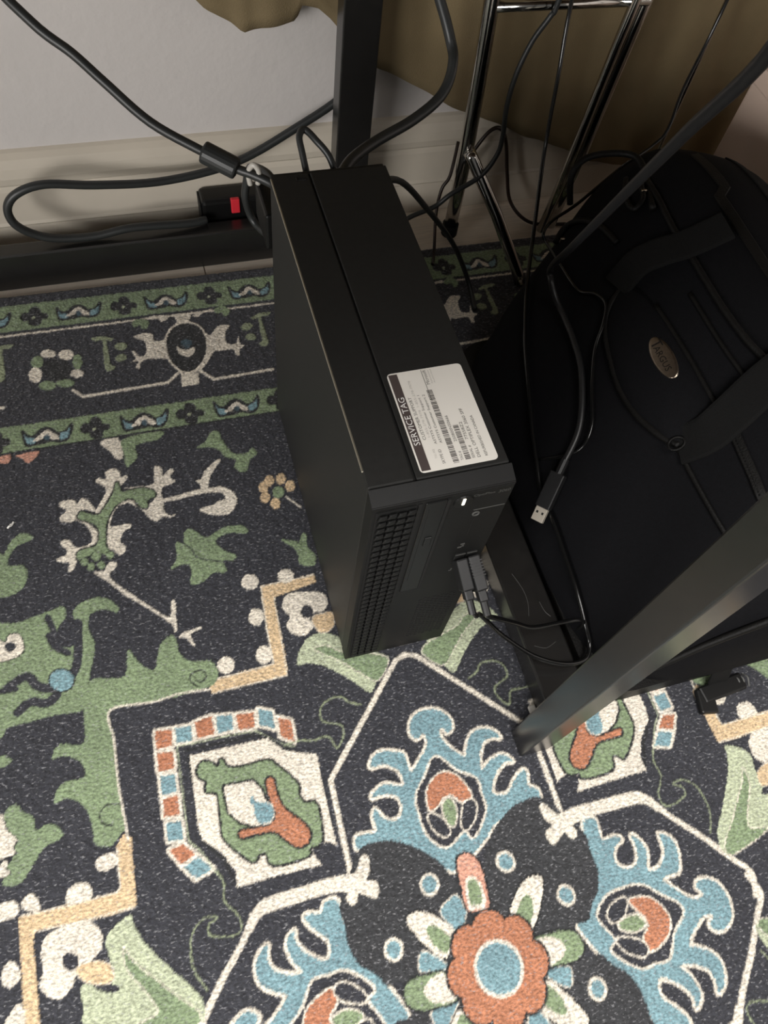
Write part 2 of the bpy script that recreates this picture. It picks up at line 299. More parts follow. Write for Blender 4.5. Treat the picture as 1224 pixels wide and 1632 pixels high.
 'lobe': '''Ks0-:-1074,723,-988,858,-872,1038,-780,1114,-670,1116,-529,1091,-354,986,-209,848,-127,694,65,434,8,108,-341,25,-594,51,-730,117,-849,121,-910,211,-1019,314,-1068,461,-1066,612
Bs22W:-274,685,-291,657,-319,641,-350,640,-377,656,-391,683,-390,715,-373,743,-345,760,-314,760,-288,744,-273,717
Bs22W:-681,323,-696,295,-721,279,-750,279,-775,294,-788,320,-787,352,-772,379,-747,395,-718,396,-693,381,-679,354
Ws18D:-586,499,-539,540,-451,532,-346,465,-238,319,-354,177,-460,265,-545,395
Gs0-:-442,413,-380,412,-310,347,-284,286,-351,206,-431,303''',
 'mid': '''Ss18D:-62,809,-4,844,66,826,115,746,117,613,86,412,4,418,-80,441,-88,587
Ws0-:-38,654,40,662,82,566,62,435,-10,430,-75,455
Gs0-:-25,635,34,644,63,563,45,471,-17,464,-51,484''',
 'side': '''Gs18D:-729,59,-646,109,-492,103,-407,94,-365,31,-347,-104,-523,-112,-639,-101,-724,-42
Ws0-:-586,20,-518,74,-409,88,-389,9,-363,-100,-499,-93,-570,-42''',
 'knot': '''Ws6W:-878,941,-809,1038,-766,1027,-786,917,-827,863,-747,826,-746,761,-791,726,-898,794,-939,734,-984,730,-998,781,-987,825,-1165,854,-1426,848,-1667,835,-1768,741,-1768,832,-1707,892,-1613,937,-1319,945,-1090,949,-934,932''',
 'wedge': '''Bs9W:-303,485,-230,544,-140,568,-105,448,-137,378,-190,299,-235,357
Bs9W:-575,145,-521,267,-359,133,-385,108,-486,121''',
 'wing': '''Ds14D:-224,100,-191,44,-129,15,-43,82,11,95,73,60,119,7,202,35,251,104,249,26,200,-82,119,-100,44,-69,-36,-86,-114,-87,-192,-89,-214,-2
Bs0-:-208,57,-182,9,-127,-12,-112,-71,-184,-67,-201,-4
Bs0-:232,63,200,19,136,-3,135,-76,197,-65,229,-4
Ws0-:-131,-51,-84,0,-34,47,14,71,56,29,103,-13,118,-66,71,-64,35,-34,-15,-14,-58,-49
Es0-:-22,-6,15,14,37,-24,14,-63,-19,-46''',
 'quat': '''Ds8D:-132,15,-91,75,-44,66,-16,130,39,137,77,84,79,43,143,20,142,-38,84,-50,69,-115,13,-131,-42,-103,-49,-45,-107,-40
Ps0-:-17,-7,7,12,19,-14,-5,-33''',
 'fish': '''Ws0-:-74,495,84,487,107,444,81,362,203,212,275,123,381,240,510,225,450,131,439,-21,535,-49,582,50,585,-66,629,-93,563,-138,549,-222,509,-203,493,-125,351,-119,279,-125,187,-257,103,-352,-41,-380,-152,-287,-216,-147,-432,-101,-517,-129,-541,-219,-579,-191,-543,-117,-619,-111,-565,-66,-595,31,-567,34,-521,-48,-449,-13,-443,154,-558,242,-442,275,-348,243,-345,155,-234,147,-158,294,-61,375
Ds22W:-220,39,-184,203,-83,320,49,344,168,269,216,114,202,-73,135,-229,36,-328,-64,-350,-150,-269,-209,-130
Ws0-:-110,20,-73,-17,-6,-44,68,-20,80,-71,23,-135,-34,-136,-95,-77
Es0-:-59,86,16,111,63,45,11,-21,-41,7
Wp0-:-119,-347,69,-389,54,-541,-128,-546
Wp0-:-357,515,-187,506,-134,477,-153,441,-229,404,-256,459,-348,475
Wp0-:121,442,201,488,360,513,361,480,241,461,175,413
Gs0-:-548,458,-473,496,-366,446,-391,354,-448,345,-469,406,-529,378
Gs0-:378,497,474,542,551,468,523,393,477,381,458,444,398,434''',
 'wreath': '''Ws0-:205,172,187,132,146,113,97,122,60,155,48,200,66,240,107,259,156,250,193,217
Gs0-:282,56,268,-5,241,-39,212,-34,191,9,187,73,201,135,228,169,257,164,278,121
Ws0-:284,-105,269,-136,233,-150,192,-142,160,-116,149,-81,165,-50,200,-36,242,-43,274,-70
Gs0-:184,-217,163,-246,116,-257,59,-247,14,-218,-2,-183,18,-154,66,-142,123,-153,168,-181
Gs0-:-4,-217,-23,-250,-68,-264,-121,-254,-163,-224,-177,-185,-159,-151,-114,-137,-60,-147,-18,-178
Ws0-:-136,-46,-152,-105,-188,-136,-228,-129,-260,-85,-269,-21,-253,38,-218,70,-176,63,-145,18
Gs0-:-113,128,-127,80,-160,55,-198,62,-228,98,-237,150,-222,198,-190,224,-151,217,-122,180
Ws0-:22,219,5,188,-35,174,-84,183,-122,211,-135,247,-118,278,-77,292,-29,284,10,256
Ds0-:-127,59,-69,156,50,152,138,82,169,-31,122,-129,3,-159,-97,-88''',
 'tee': '''Qs0-:-154,250,-30,258,75,210,58,175,4,185,13,-2,13,-148,62,-193,17,-239,-42,-210,-47,-65,-36,192,-104,204
Qs0-:78,97,151,140,214,91,195,39,126,33
Qs0-:75,-68,147,-26,197,-72,164,-121,96,-127''',
 'line': '''Wl34-:-1248,-385,-1153,-489,-272,-462,-116,-330
Wl34-:75,-347,218,-507,874,-485''',
}

# ------------------------------------------------------------------ setting
FZ = -.008                                   # bare floor; z = 0 is the top of the rug pile
fl = obj('floor', box(-1.6, 1.5, -1.6, .60, FZ - .03, FZ - .002), M['floor'], kind='structure')
seam = [(-1.45, -.941), (-.941, -.041), (-.041, .859), (.859, 1.45)]
for r, y0 in enumerate((.455, .335, .215)):
    for (a, b) in seam:
        d = (0, .31, -.22)[r]
        obj('plank', box(a + d + .0006, b + d - .0006, y0 + .0005, y0 + .1195, FZ - .002, FZ, .0006, 1), M['plank'], fl)
wl = obj('wall_back', box(-1.6, 1.45, .588, .70, FZ, 2.4), M['wall'], kind='structure')
obj('wall_right', box(1.35, 1.45, -1.6, .588, FZ, 2.4), M['wall'], kind='structure')
prof = [(.588, FZ), (.574, FZ), (.574, .034), (.572, .037), (.574, .040), (.575, .078), (.577, .084), (.5735, .088), (.572, .096), (.574, .106), (.579, .114), (.584, .119), (.588, .121)]
bm = bmesh.new()
A = [bm.verts.new((-1.6, y, z)) for y, z in prof]; B = [bm.verts.new((1.5, y, z)) for y, z in prof]
for i in range(len(prof)):
    j = (i + 1) % len(prof); bm.faces.new((A[i], A[j], B[j], B[i]))
bm.faces.new(A); bm.faces.new(B[::-1])
obj('baseboard_back', bm, M['skirt'], kind='structure')

# ------------------------------------------------------------------ rug
PAL = dict(N=(49, 50, 57), K=(53, 54, 57), D=(35, 36, 38), E=(62, 84, 96), W=(236, 227, 211), G=(134, 152, 117), P=(190, 198, 168),
           Q=(150, 160, 128), B=(126, 160, 169), O=(186, 124, 93), S=(214, 158, 136), T=(222, 194, 155))
def rug_items(key, fx=1, fy=1, rot=0, off=(0, 0)):
    out = []
    for ln in RUG[key].split('\n'):
        h, d = ln.split(':'); v = np.array([int(t) for t in d.split(',')], float).reshape(-1, 2) / 10000
        for _ in range(rot): v = np.stack([v[:, 1], -v[:, 0]], 1)
        v = v * (fx, fy) + off
        kind = h[1]
        if kind == 's': v = crs(v, 4, True)
        elif kind == 'c': v = crs(v, 5)
        out.append((h[0], 'p' if kind in 'ps' else 'l', int(h[2:-1]) / 10000, h[-1], v))
    return out
HX, HY = .72, .769
def axis(lo, hi, f0, f1, fine, coarse):
    a = [np.arange(f0, f1, fine)]
    if f0 > lo: a.insert(0, np.linspace(lo, f0, max(2, int((f0 - lo) / coarse)), endpoint=False))
    if f1 < hi: a.append(np.linspace(a[-1][-1] + fine, hi, max(2, int((hi - f1) / coarse))))
    return np.concatenate(a)
gx = axis(-HX, HX, -.37, .47, .00118, .003); gy = axis(-HY, HY, -.17, .766, .00118, .003)
nx, ny = len(gx), len(gy)
XX, YY = np.meshgrid(gx, gy)
jit = .00045
WX = XX + np.random.uniform(-jit, jit, XX.shape); WY = YY + np.random.uniform(-jit, jit, XX.shape)
rugc = np.empty((ny, nx, 3)); rugc[:] = lin(PAL['N'])
def window(v, pad):
    x0, y0 = v.min(0) - pad; x1, y1 = v.max(0) + pad
    i0, i1 = np.searchsorted(gx, (x0, x1)); j0, j1 = np.searchsorted(gy, (y0, y1))
    return (slice(j0, j1), slice(i0, i1)) if i1 > i0 and j1 > j0 else None
def put(w, cov, col):
    c = np.array(lin(PAL[col])); rugc[w] += cov[..., None] * (c - rugc[w])
def stroke(v, width, col, closed=False):
    w = window(v, width)
    if w is None: return
    x, y = WX[w], WY[w]; d2 = np.full(x.shape, 1e9)
    pts = np.vstack([v, v[:1]]) if closed else v
    for (ax, ay), (bx, by) in zip(pts[:-1], pts[1:]):
        dx, dy = bx - ax, by - ay; L = dx * dx + dy * dy + 1e-12
        # only touch the neighbourhood of this segment
        t = np.clip(((x - ax) * dx + (y - ay) * dy) / L, 0, 1)
        np.minimum(d2, (x - ax - t * dx) ** 2 + (y - ay - t * dy) ** 2, out=d2)
    put(w, np.clip((width / 2 - np.sqrt(d2)) / .0011 + .5, 0, 1), col)
def fill(v, col):
    w = window(v, .002)
    if w is None: return
    cov = np.zeros(WX[w].shape)
    ax, ay = v[:, 0], v[:, 1]; bx, by = np.roll(ax, -1), np.roll(ay, -1)
    for ox, oy in ((-.00028, -.00028), (.00028, .00028)):
        x, y = WX[w] + ox, WY[w] + oy; ins = np.zeros(x.shape, bool)
        for k in range(len(ax)):
            if ay[k] == by[k]: continue
            ins ^= ((ay[k] > y) != (by[k] > y)) & (x < (bx[k] - ax[k]) * (y - ay[k]) / (by[k] - ay[k]) + ax[k])
        cov += ins * .5
    put(w, cov, col)
def paint(items):
    for col, kind, wd, oc, v in items:
        if kind == 'l': stroke(v, wd, col)
        else:
            if oc != '-' and wd: stroke(v, wd * 2, oc, True)
            fill(v, col)
def rect(y0, y1, col): fill(np.array([(-HX - .1, y0), (HX + .1, y0), (HX + .1, y1), (-HX - .1, y1)]), col)
quads = ((1, -1), (-1, -1), (-1, 1), (1, 1))
for fx, fy in quads: paint(rug_items('field', -fx, fy, off=(-.71 * fx, 0)))
for fx, fy in quads: paint(rug_items('field', fx, fy))
for s in (-1, 1):
    rect(*sorted((s * .5538, s * .5851)), 'G'); rect(*sorted((s * .7135, s * .7515)), 'G')
    rect(*sorted((s * .5520, s * .5542)), 'D'); rect(*sorted((s * .7062, s * .7090)), 'W')
    for k in range(-6, 9):
        if s < 0 and k % 2: continue
        paint(rug_items('wing', 1, s, off=(-.1997 + .097 * k, s * .5677))); paint(rug_items('quat', 1, s, off=(-.1526 + .097 * k, s * .5677)))
        paint(rug_items('wing', 1, s, off=(-.156 + .097 * k, s * .7310))); paint(rug_items('quat', 1, s, off=(-.1066 + .097 * k, s * .7313)))
    for k in range(-2, 4):
        x = -.1416 + .2818 * k
        paint(rug_items('line', 1, s, off=(x, s * .6593))); paint(rug_items('fish', 1, s, off=(x, s * .6593)))
        paint(rug_items('wreath', 1, s, off=(x - .1409, s * .6518)))
        paint(rug_items('tee', 1, s, off=(x - .0853, s * .6640))); paint(rug_items('tee', -1, s, off=(x + .0853, s * .6690)))
for fx, fy in quads: paint(rug_items('quad', fx, fy))
for r in range(4): paint(rug_items('crown', rot=r))
for fx, fy in quads: paint(rug_items('lobe', fx, fy))
for fx, fy in quads: paint(rug_items('knot', fx, fy))
for fx, fy in ((1, -1), (-1, -1), (1, 1)): paint(rug_items('wedge', fx, fy))
paint(rug_items('mid')); paint(rug_items('mid', 1, -1))
paint(rug_items('side')); paint(rug_items('side', -1, -1))
a = np.linspace(0, 2 * np.pi, 160, endpoint=False)
rr = .0330 + .0075 * np.abs(np.cos(4 * a + .3)) ** .55
v = np.stack([.0022 + rr * np.cos(a), rr * np.sin(a)], 1)
stroke(v, .0040, 'D', True); fill(v, 'O')
v = np.stack([.0026 + .0172 * np.cos(a), .0172 * np.sin(a)], 1); stroke(v, .0052, 'W', True); fill(v, 'B')

zz = np.random.uniform(-.0007, 0, XX.shape)
zz += -.0006 * (1 - np.cos(XX * 310 + np.sin(YY * 190) * 2) * np.cos(YY * 270 + np.sin(XX * 150) * 2)) / 2
lum = rugc.mean(2); zz += .0004 * (lum > .12)
edge = np.minimum(np.minimum(XX + HX, HX - XX), np.minimum(YY + HY, HY - YY))
zz -= .004 * np.clip(1 - edge / .006, 0, 1) ** 2
zz[edge < 1e-6] = FZ
co = np.stack([XX, YY, zz], 2).reshape(-1, 3).astype(np.float32)
idx = np.arange(nx * ny, dtype=np.int32).reshape(ny, nx)
qd = np.stack([idx[:-1, :-1], idx[:-1, 1:], idx[1:, 1:], idx[1:, :-1]], 2).reshape(-1, 4)
me = bpy.data.meshes.new('patterned_rug')
me.vertices.add(len(co)); me.vertices.foreach_set('co', co.ravel())
me.loops.add(qd.size); me.loops.foreach_set('vertex_index', qd.ravel())
me.polygons.add(len(qd)); me.polygons.foreach_set('loop_start', np.arange(0, qd.size, 4, dtype=np.int32))
me.update(calc_edges=True)
me.polygons.foreach_set('use_smooth', np.ones(len(qd), dtype=bool))
at = me.color_attributes.new('yarn', 'FLOAT_COLOR', 'POINT')
at.data.foreach_set('color', np.concatenate([rugc, np.ones((ny, nx, 1))], 2).astype(np.float32).ravel())
rm = bpy.data.materials.new('rug_pile'); rm.use_nodes = True
nt = rm.node_tree; bs = nt.nodes['Principled BSDF']
bs.inputs['Roughness'].default_value = .75; bs.inputs['Specular IOR Level'].default_value = .35
bs.inputs['Sheen Weight'].default_value = .35; bs.inputs['Sheen Roughness'].default_value = .5
vc = nt.nodes.new('ShaderNodeVertexColor'); vc.layer_name = 'yarn'
tc = nt.nodes.new('ShaderNodeTexCoord')
def noise(scale, detail, stretch=(1, 1, 1), rot=0.):
    mp = nt.nodes.new('ShaderNodeMapping'); mp.inputs['Scale'].default_value = stretch; mp.inputs['Rotation'].default_value = (0, 0, rot)
    n = nt.nodes.new('ShaderNodeTexNoise'); n.inputs['Scale'].default_value = scale; n.inputs['Detail'].default_value = detail
    nt.links.new(tc.outputs['Object'], mp.inputs['Vector']); nt.links.new(mp.outputs['Vector'], n.inputs['Vector'])
    return n.outputs['Fac']
def ramp(src, p0, p1, c0, c1):
    r = nt.nodes.new('ShaderNodeValToRGB'); r.color_ramp.elements[0].position = p0; r.color_ramp.elements[1].position = p1
    r.color_ramp.elements[0].color = c0 + (1,); r.color_ramp.elements[1].color = c1 + (1,)
    nt.links.new(src, r.inputs['Fac']); return r.outputs['Color']
def mix(kind, fac, a, b):
    n = nt.nodes.new('ShaderNodeMix'); n.data_type = 'RGBA'; n.blend_type = kind
    if isinstance(fac, float): n.inputs['Factor'].default_value = fac
    else: nt.links.new(fac, n.inputs['Factor'])
    nt.links.new(a, n.inputs['A'])
    if isinstance(b, tuple): n.inputs['B'].default_value = b
    else: nt.links.new(b, n.inputs['B'])
    return n.outputs['Result']
c = mix('MULTIPLY', 1., vc.outputs['Color'], ramp(noise(330, 5, (1, 1.7, 1), .25), .3, .7, (.50, .50, .50), (1.45, 1.45, 1.45)))
c = mix('MULTIPLY', 1., c, ramp(noise(22, 5), .3, .7, (.86, .86, .87), (1.1, 1.1, 1.09)))
fib = ramp(noise(290, 5, (1, 2.0, 1), .25), .575, .73, (0, 0, 0), (.6, .6, .6))  # paler yarn flecks, with fibre glints painted into the colour
c = mix('MIX', fib, c, (.40, .40, .42, 1))
nt.links.new(c, bs.inputs['Base Color'])
bp = nt.nodes.new('ShaderNodeBump'); bp.inputs['Strength'].default_value = .7; bp.inputs['Distance'].default_value = .0012
nt.links.new(noise(380, 4), bp.inputs['Height']); nt.links.new(bp.outputs['Normal'], bs.inputs['Normal'])
rug = link_mesh('patterned_rug', me, rm)
rug.location = (.0522, -.267, 0); rug.rotation_euler = (0, 0, math.radians(-.8))
tag(rug, 'navy pile rug with green, blue, orange and cream ornamental pattern covering the floor', 'rug')

# ------------------------------------------------------------------ desk
desk = thing('office_desk', 'black metal framed desk, its square leg and floor bars standing around the computer', 'desk', (-.45, .2, FZ))
obj('unseen_tabletop', box(-1.15, .215, -.135, .545, .715, .74, .003), M['desktop'], desk)
obj('leg', box(.1276, .1560, -.1219, -.0985, .001, .715, .0015), M['desk'], desk)
obj('leg', box(.1180, .1560, .522, .545, FZ, .715, .0015), M['desk'], desk)
obj('leg', box(-1.09, -1.06, -.1219, -.0985, .001, .715, .0015), M['desk'], desk)
obj('leg', box(-1.09, -1.06, .522, .545, FZ, .715, .0015), M['desk'], desk)
obj('floor_bar', box(.1570, .1975, -.0950, .5215, .001, .031, .002), M['desk'], desk)
obj('crossbar', box(-1.06, .1180, .520, .540, FZ, .041, .002), M['desk'], desk)
g = obj('glide_foot', box(.150, .1566, -.0975, -.082, .0006, .0045, .001), M['clear'], desk, label='small white plastic glide foot')
# scratches worn into the paint of the floor bar
for P in ([(.171, .035, .0311), (.1755, .018, .0311), (.1755, .004, .0311), (.1715, -.009, .0311)], [(.1865, .002, .0311), (.188, -.008, .0311), (.1915, -.014, .0311)], [(.166, -.037, .0311), (.176, -.0415, .0311), (.187, -.038, .0311)]):
    obj('scratch', tube(P, .00022, 5, 4), M['glyph'], desk)

# ------------------------------------------------------------------ computer
W, D, H = .0915, .2920, .2900
pc = thing('desktop_computer', 'slim black desktop computer standing upright on the rug, white service label on top', 'computer', (W / 2, D / 2, 0))
BY = .0125
obj('chassis', box(.0004, .0297, BY, D, .004, H, .0012, 3), M['pc'], pc)
obj('side_cover', box(.0310, W, BY, D, .004, H, .0010, 3), M['pc'], pc)
obj('seam_channel', box(.0290, .0316, BY + .001, D - .002, .006, H - .0022), M['hole'], pc)
obj('edge_highlight', box(-.0001, .0012, BY + .012, D - .003, H - .0013, H + .0001, .0003, 1), M['edge'], pc, label='bright strip standing in for the highlight along the edge')  # bright strip added to imitate light glinting along the bevel
lk = obj('lock_slot', box(.0195, .0265, D - .0085, D - .0055, H - .0004, H + .0004, .0002, 1), M['hole'], pc)
obj('lock_rim', box(.0190, .0200, D - .0088, D - .0052, H, H + .0007, .0002, 1), M['pcgloss'], lk)
obj('rear_lip', box(.001, W - .001, D - .0005, D + .004, H - .006, H - .0015, .001, 2), M['pc'], pc)
obj('rear_panel', box(.002, W - .002, D - .001, D + .001, .008, H - .008), M['pcdark'], pc)
# bezel with a sloped top
bz = bmesh.new()
pf = [(BY - .0006, .003), (.001, .003), (0, .005), (0, H - .0060), (.0008, H - .0045), (BY - .0006, H - .0002)]
L_ = [bz.verts.new((.0002, y, z)) for y, z in pf]; R_ = [bz.verts.new((W + .0012, y, z)) for y, z in pf]
for i in range(len(pf)):
    j = (i + 1) % len(pf); bz.faces.new((L_[i], L_[j], R_[j], R_[i]))
bz.faces.new(L_); bz.faces.new(R_[::-1])
bmesh.ops.recalc_face_normals(bz, faces=bz.faces[:])
bmesh.ops.bevel(bz, geom=[e for e in bz.edges if e.calc_length() > .05], offset=.0005, segments=2, affect='EDGES')
bez = obj('front_bezel', bz, M['pcdark'], pc)
obj('vent_recess', box(.0028, .0285, -.0006, .001, .010, H - .0095), M['hole'], bez)
# scale-like vent fins
fin = bmesh.new()
vs = [fin.verts.new(v) for v in ((-.0027, 0, -.0028), (.0027, 0, -.0028), (.0036, -.0008, .0022), (-.0018, -.0008, .0022), (-.0030, -.0024, -.0016), (.0020, -.0020, -.0022), (.0034, -.0022, .0018), (-.0012, -.0024, .0024))]
for f in ((0, 1, 2, 3), (4, 5, 6, 7), (0, 1, 5, 4), (1, 2, 6, 5), (2, 3, 7, 6), (3, 0, 4, 7)): fin.faces.new([vs[i] for i in f])
bmesh.ops.recalc_face_normals(fin, faces=fin.faces[:])
bmesh.ops.bevel(fin, geom=fin.edges[:], offset=.0005, segments=1, affect='EDGES')
bmesh.ops.scale(fin, vec=(1.0, 1.25, 1.15), verts=fin.verts)
fme = bpy.data.meshes.new('vent_fin'); fin.to_mesh(fme); fme.materials.append(M['pcdark'])
rest = bmesh.new()
off = Vector(pc.location)
row = 0
z = H - .0135
while z > .012:
    for k in range(4):
        p = Vector((.0064 + k * .0062, -.0004, z + (k % 2) * .0006))
        if z > .128:
            o = bpy.data.objects.new('vent_fin', fme); COL.objects.link(o); o.parent = bez; o.location = p - off
        else:
            t = bmesh.new(); t.from_mesh(fme); bmesh.ops.translate(t, vec=p, verts=t.verts)
            tm = bpy.data.meshes.new('t'); t.to_mesh(tm); t.free(); rest.from_mesh(tm); bpy.data.meshes.remove(tm)
    row += 1
    z -= .0082 if z > .128 else .0078
fin.free()
o = obj('lower_vent_fins', rest, M['pcdark'], bez); o['kind'] = 'stuff'
obj('bay_channel', box(.0296, .0322, -.0006, .001, .124, H - .0085), M['hole'], bez)
od = obj('optical_drive', box(.0345, .0483, -.0011, .001, .146, H - .0085, .0004, 1), M['pcgloss'], pc)
obj('drive_gap', box(.0484, .0505, -.0011, .001, .144, H - .0085), M['hole'], od)
obj('drive_foot_gap', box(.0345, .0505, -.0009, .001, .1440, .1458), M['hole'], od)
obj('tray_line', box(.0372, .0376, -.00125, -.0008, .165, H - .016), M['hole'], od)
obj('eject_button', box(.0405, .0455, -.0019, -.0008, .222, .234, .0005, 2), M['pcgloss'], od)
pw = bmesh.new(); bmesh.ops.create_cone(pw, cap_ends=True, segments=28, radius1=.0068, radius2=.0064, depth=.0012)
bmesh.ops.rotate(pw, matrix=Matrix.Rotation(math.radians(90), 3, 'X'), verts=pw.verts); bmesh.ops.translate(pw, vec=(.0600, -.0004, .2735), verts=pw.verts)
pwb = obj('power_button', pw, M['pcgloss'], pc)
obj('power_led', box(.0588, .0607, -.0016, -.0008, .2712, .2785, .0004, 2), M['led'], pwb, label='glowing white power light')
for (s, x0, wd) in (('OptiPlex', .0660, .0145), ('3060', .0826, .0080)):
    link_mesh('model_lettering', text_mesh(s, wd, (x0, -.0002, .2765), (1, 0, 0), (0, 0, 1), .0036), M['glyph'], bez)
obj('panel_line', box(.0700, W, -.0004, .0004, .2585, .2590), M['glyph'], bez)
obj('audio_jack', tube([(.0726 + .0022 * math.cos(i * math.pi / 6), -.0004, .2535 + .0022 * math.sin(i * math.pi / 6)) for i in range(12)], .0006, 6, 2, closed=True), M['glyph'], pc)
obj('disc_slit', box(.0727, .0731, -.0003, .0004, .222, .246), M['hole'], bez)
for i, (x, z, w_, h_) in enumerate(((.0728, .2085, .003, .0016), (.0712, .2040, .003, .0014), (.0735, .2055, .0016, .0016), (.0712, .1650, .0022, .0010), (.0720, .1672, .0010, .0036))):
    obj('port_symbol', box(x - w_ / 2, x + w_ / 2, -.0003, .0003, z - h_ / 2, z + h_ / 2), M['glyph'], bez)
for x in (.0745, .0835):
    u = obj('usb_port', box(x - .0040, x + .0040, -.0006, .001, .176, .1925, .0004, 1), M['hole'], pc)
    obj('port_rim', box(x - .0038, x + .0038, -.0009, -.0004, .1912, .1920), M['glyph'], u)
gr = bmesh.new()
for i in range(9):
    for j in range(17):
        x = .0560 + i * .0037; z = .030 + j * .0052 + (i % 2) * .0026
        box(x - .0012, x + .0012, -.0003, .0004, z - .0014, z + .0014, bm=gr)
o = obj('lower_grille_holes', gr, M['hole'], bez); o['kind'] = 'stuff'
for x in (.014, .076):
    for y in (.030, .262):
        obj('foot', box(x - .009, x + .009, y - .006, y + .006, 0, .0042, .001), M['pcgloss'], pc)
obj('bezel_latch', box(.052, .066, .001, .006, .001, .0035, .0008, 1), M['clear'], pc, label='pale plastic latch under the bezel')
# service label on top (text runs away from the front)
LX0, LX1, LY0, LY1 = .0346, .0856, .0158, .0925
bm = bmesh.new(); rc = .0028; ring = []
for (cx, cy, a0) in ((LX1 - rc, LY1 - rc, 0), (LX0 + rc, LY1 - rc, 90), (LX0 + rc, LY0 + rc, 180), (LX1 - rc, LY0 + rc, 270)):
    for k in range(5):
        an = math.radians(a0 + k * 22.5); ring.append((cx + rc * math.cos(an), cy + rc * math.sin(an)))
lo = [bm.verts.new((x, y, H)) for x, y in ring]; hi = [bm.verts.new((x, y, H + .0003)) for x, y in ring]
bm.faces.new(hi); bm.faces.new(lo[::-1])
for i in range(len(ring)):
    j = (i + 1) % len(ring); bm.faces.new((lo[i], lo[j], hi[j], hi[i]))
lab = obj('service_label', bm, M['label'], pc, label='white printed service label with dark header stripe')
LZ = H + .0003
obj('header_stripe', box(.0356, .0414, LY0 + .0012, LY1 - .0012, LZ, LZ + .00012), M['inkd'], lab)
def lt(s, x, y0, y1, h, mt='ink', dz=.0):
    link_mesh('lettering', text_mesh(s, y1 - y0, (x, y0, LZ + dz), (0, 1, 0), (-1, 0, 0), h), M[mt], lab)
lt('SERVICE TAG', .0405, .0355, .0725, .0040, 'inkw', .00014)
lt('CUSTOMER SUPPORT', .0452, .0385, .0718, .0021)
lt('TOLL FREE', .0479, .024, .031, .0014, 'inkf'); lt('1-855-278-7978  1-855-278-7978', .0482, .040, .0845, .0015, 'inkf')
lt('SKYPE ID', .0518, .0195, .0300, .0019)
lt('ASTSYS Customer Support 1', .0514, .0342, .0722, .0021); lt('ASTSYS Customer Support 2', .0549, .0342, .0722, .0021)
lt('Microsoft', .0607, .0795, .0912, .0022)
lt('Refurbisher', .0628, .0800, .0912, .0010, 'inkf'); lt('Authorized', .0646, .0800, .0912, .0010, 'inkf')
obj('ruled_line', box(.0577, .0580, .066, LY1 - .0008, LZ, LZ + .0001), M['ink'], lab)
lt('250800N50666', .0638, .0335, .0535, .0019); lt('TAG #', .0638, .0195, .0262, .0019)
lt('SERIAL #', .0713, .0195, .0290, .0019); lt('77SS8Z2', .0713, .0335, .0470, .0019)
lt('DELL OPTIPLEX 3060 SFF', .0748, .0195, .0570, .0021); lt('REFURBISHED IN CANADA', .0796, .0195, .0505, .0018)
def bars(x0, x1, y0, y1, seed):
    rnd = random.Random(seed); b = bmesh.new(); y = y0
    while y < y1:
        w_ = rnd.choice((.0003, .0005, .0008)); box(x0, x1, y, min(y + w_, y1), LZ, LZ + .0001, bm=b); y += w_ + rnd.choice((.0003, .0004, .0007))
    obj('barcode', b, M['ink'], lab)
bars(.0566, .0604, .0185, .0755, 3)
bars(.0648, .0683, .0195, .0455, 5)

# ------------------------------------------------------------------ cables at the front
def cable(name, label, P, r, mt='cable', n=10, group=None):
    t = thing(name, label, 'cable', P[0], group)
    obj('wire', tube(P, r, n), M[mt], t, True)
    return t
def usb_plug(t, a, b, mt='plug', wx=.0090, wz=.0140, ridges=0):
    a = Vector(a); b = Vector(b); d = (b - a).normalized()
    s = Vector((1, 0, 0)); s = (s - d * s.dot(d)).normalized(); n = d.cross(s)
    mx = Matrix((s, n, d)).transposed().to_4x4(); mx.translation = a
    L = (b - a).length
    p = obj('plug', box(-wx / 2, wx / 2, -wz / 2, wz / 2, 0, L * .66, .0013, 2, mtx=mx), M[mt], t)
    for k in range(ridges):
        obj('grip_ridge', box(-wx / 2 - .0004, wx / 2 + .0004, -wz / 2 - .0004, wz / 2 + .0004, L * .10 + k * .0022, L * .10 + k * .0022 + .0009, mtx=mx), M[mt], p)
    obj('taper', box(-wx * .36, wx * .36, -wz * .32, wz * .32, L * .62, L * .86, .0010, 1, mtx=mx), M[mt], p)
    obj('strain_relief', sweep([tuple(a + d * (L * .84 + k * .0016)) for k in range(8)], circ(.0030, 10)), M[mt], p)
    return p
W1 = [(.0770,-.0335,.166), (.0850,-.0330,.146), (0.0985,-0.0250,0.1180), (0.1247,-0.0324,0.0750), (0.1535,-0.0505,0.0520), (0.1809,-0.0626,0.0450), (0.2024,-0.0623,0.0420), (0.2110,-0.0503,0.0440), (0.2095,-0.0339,0.0548), (0.2099,-0.0061,0.0640), (0.2109,0.0303,0.0685), (0.2118,0.0586,0.0712), (0.2116,0.0762,0.0705), (0.2121,0.0934,0.0710), (0.2158,0.1200,0.0799), (0.2208,0.1504,0.0880), (0.2272,0.1810,0.0969), (0.2369,0.2259,0.1083), (0.2443,0.2517,0.1152), (0.2622,0.3003,0.1263), (0.2923,0.3650,0.1376), (0.3108,0.4200,0.1872), (0.3126,0.4400,0.2541), (0.3147,0.4600,0.3200), (.310,.46,.45), (.305,.455,.598)]
c1 = cable('usb_cable', 'thin glossy black cable looping from the computer front over the floor bar and up', W1, .0021, 'cablethin')
usb_plug(c1, (.0745, -.0006, .1850), (.0765, -.0325, .1680))
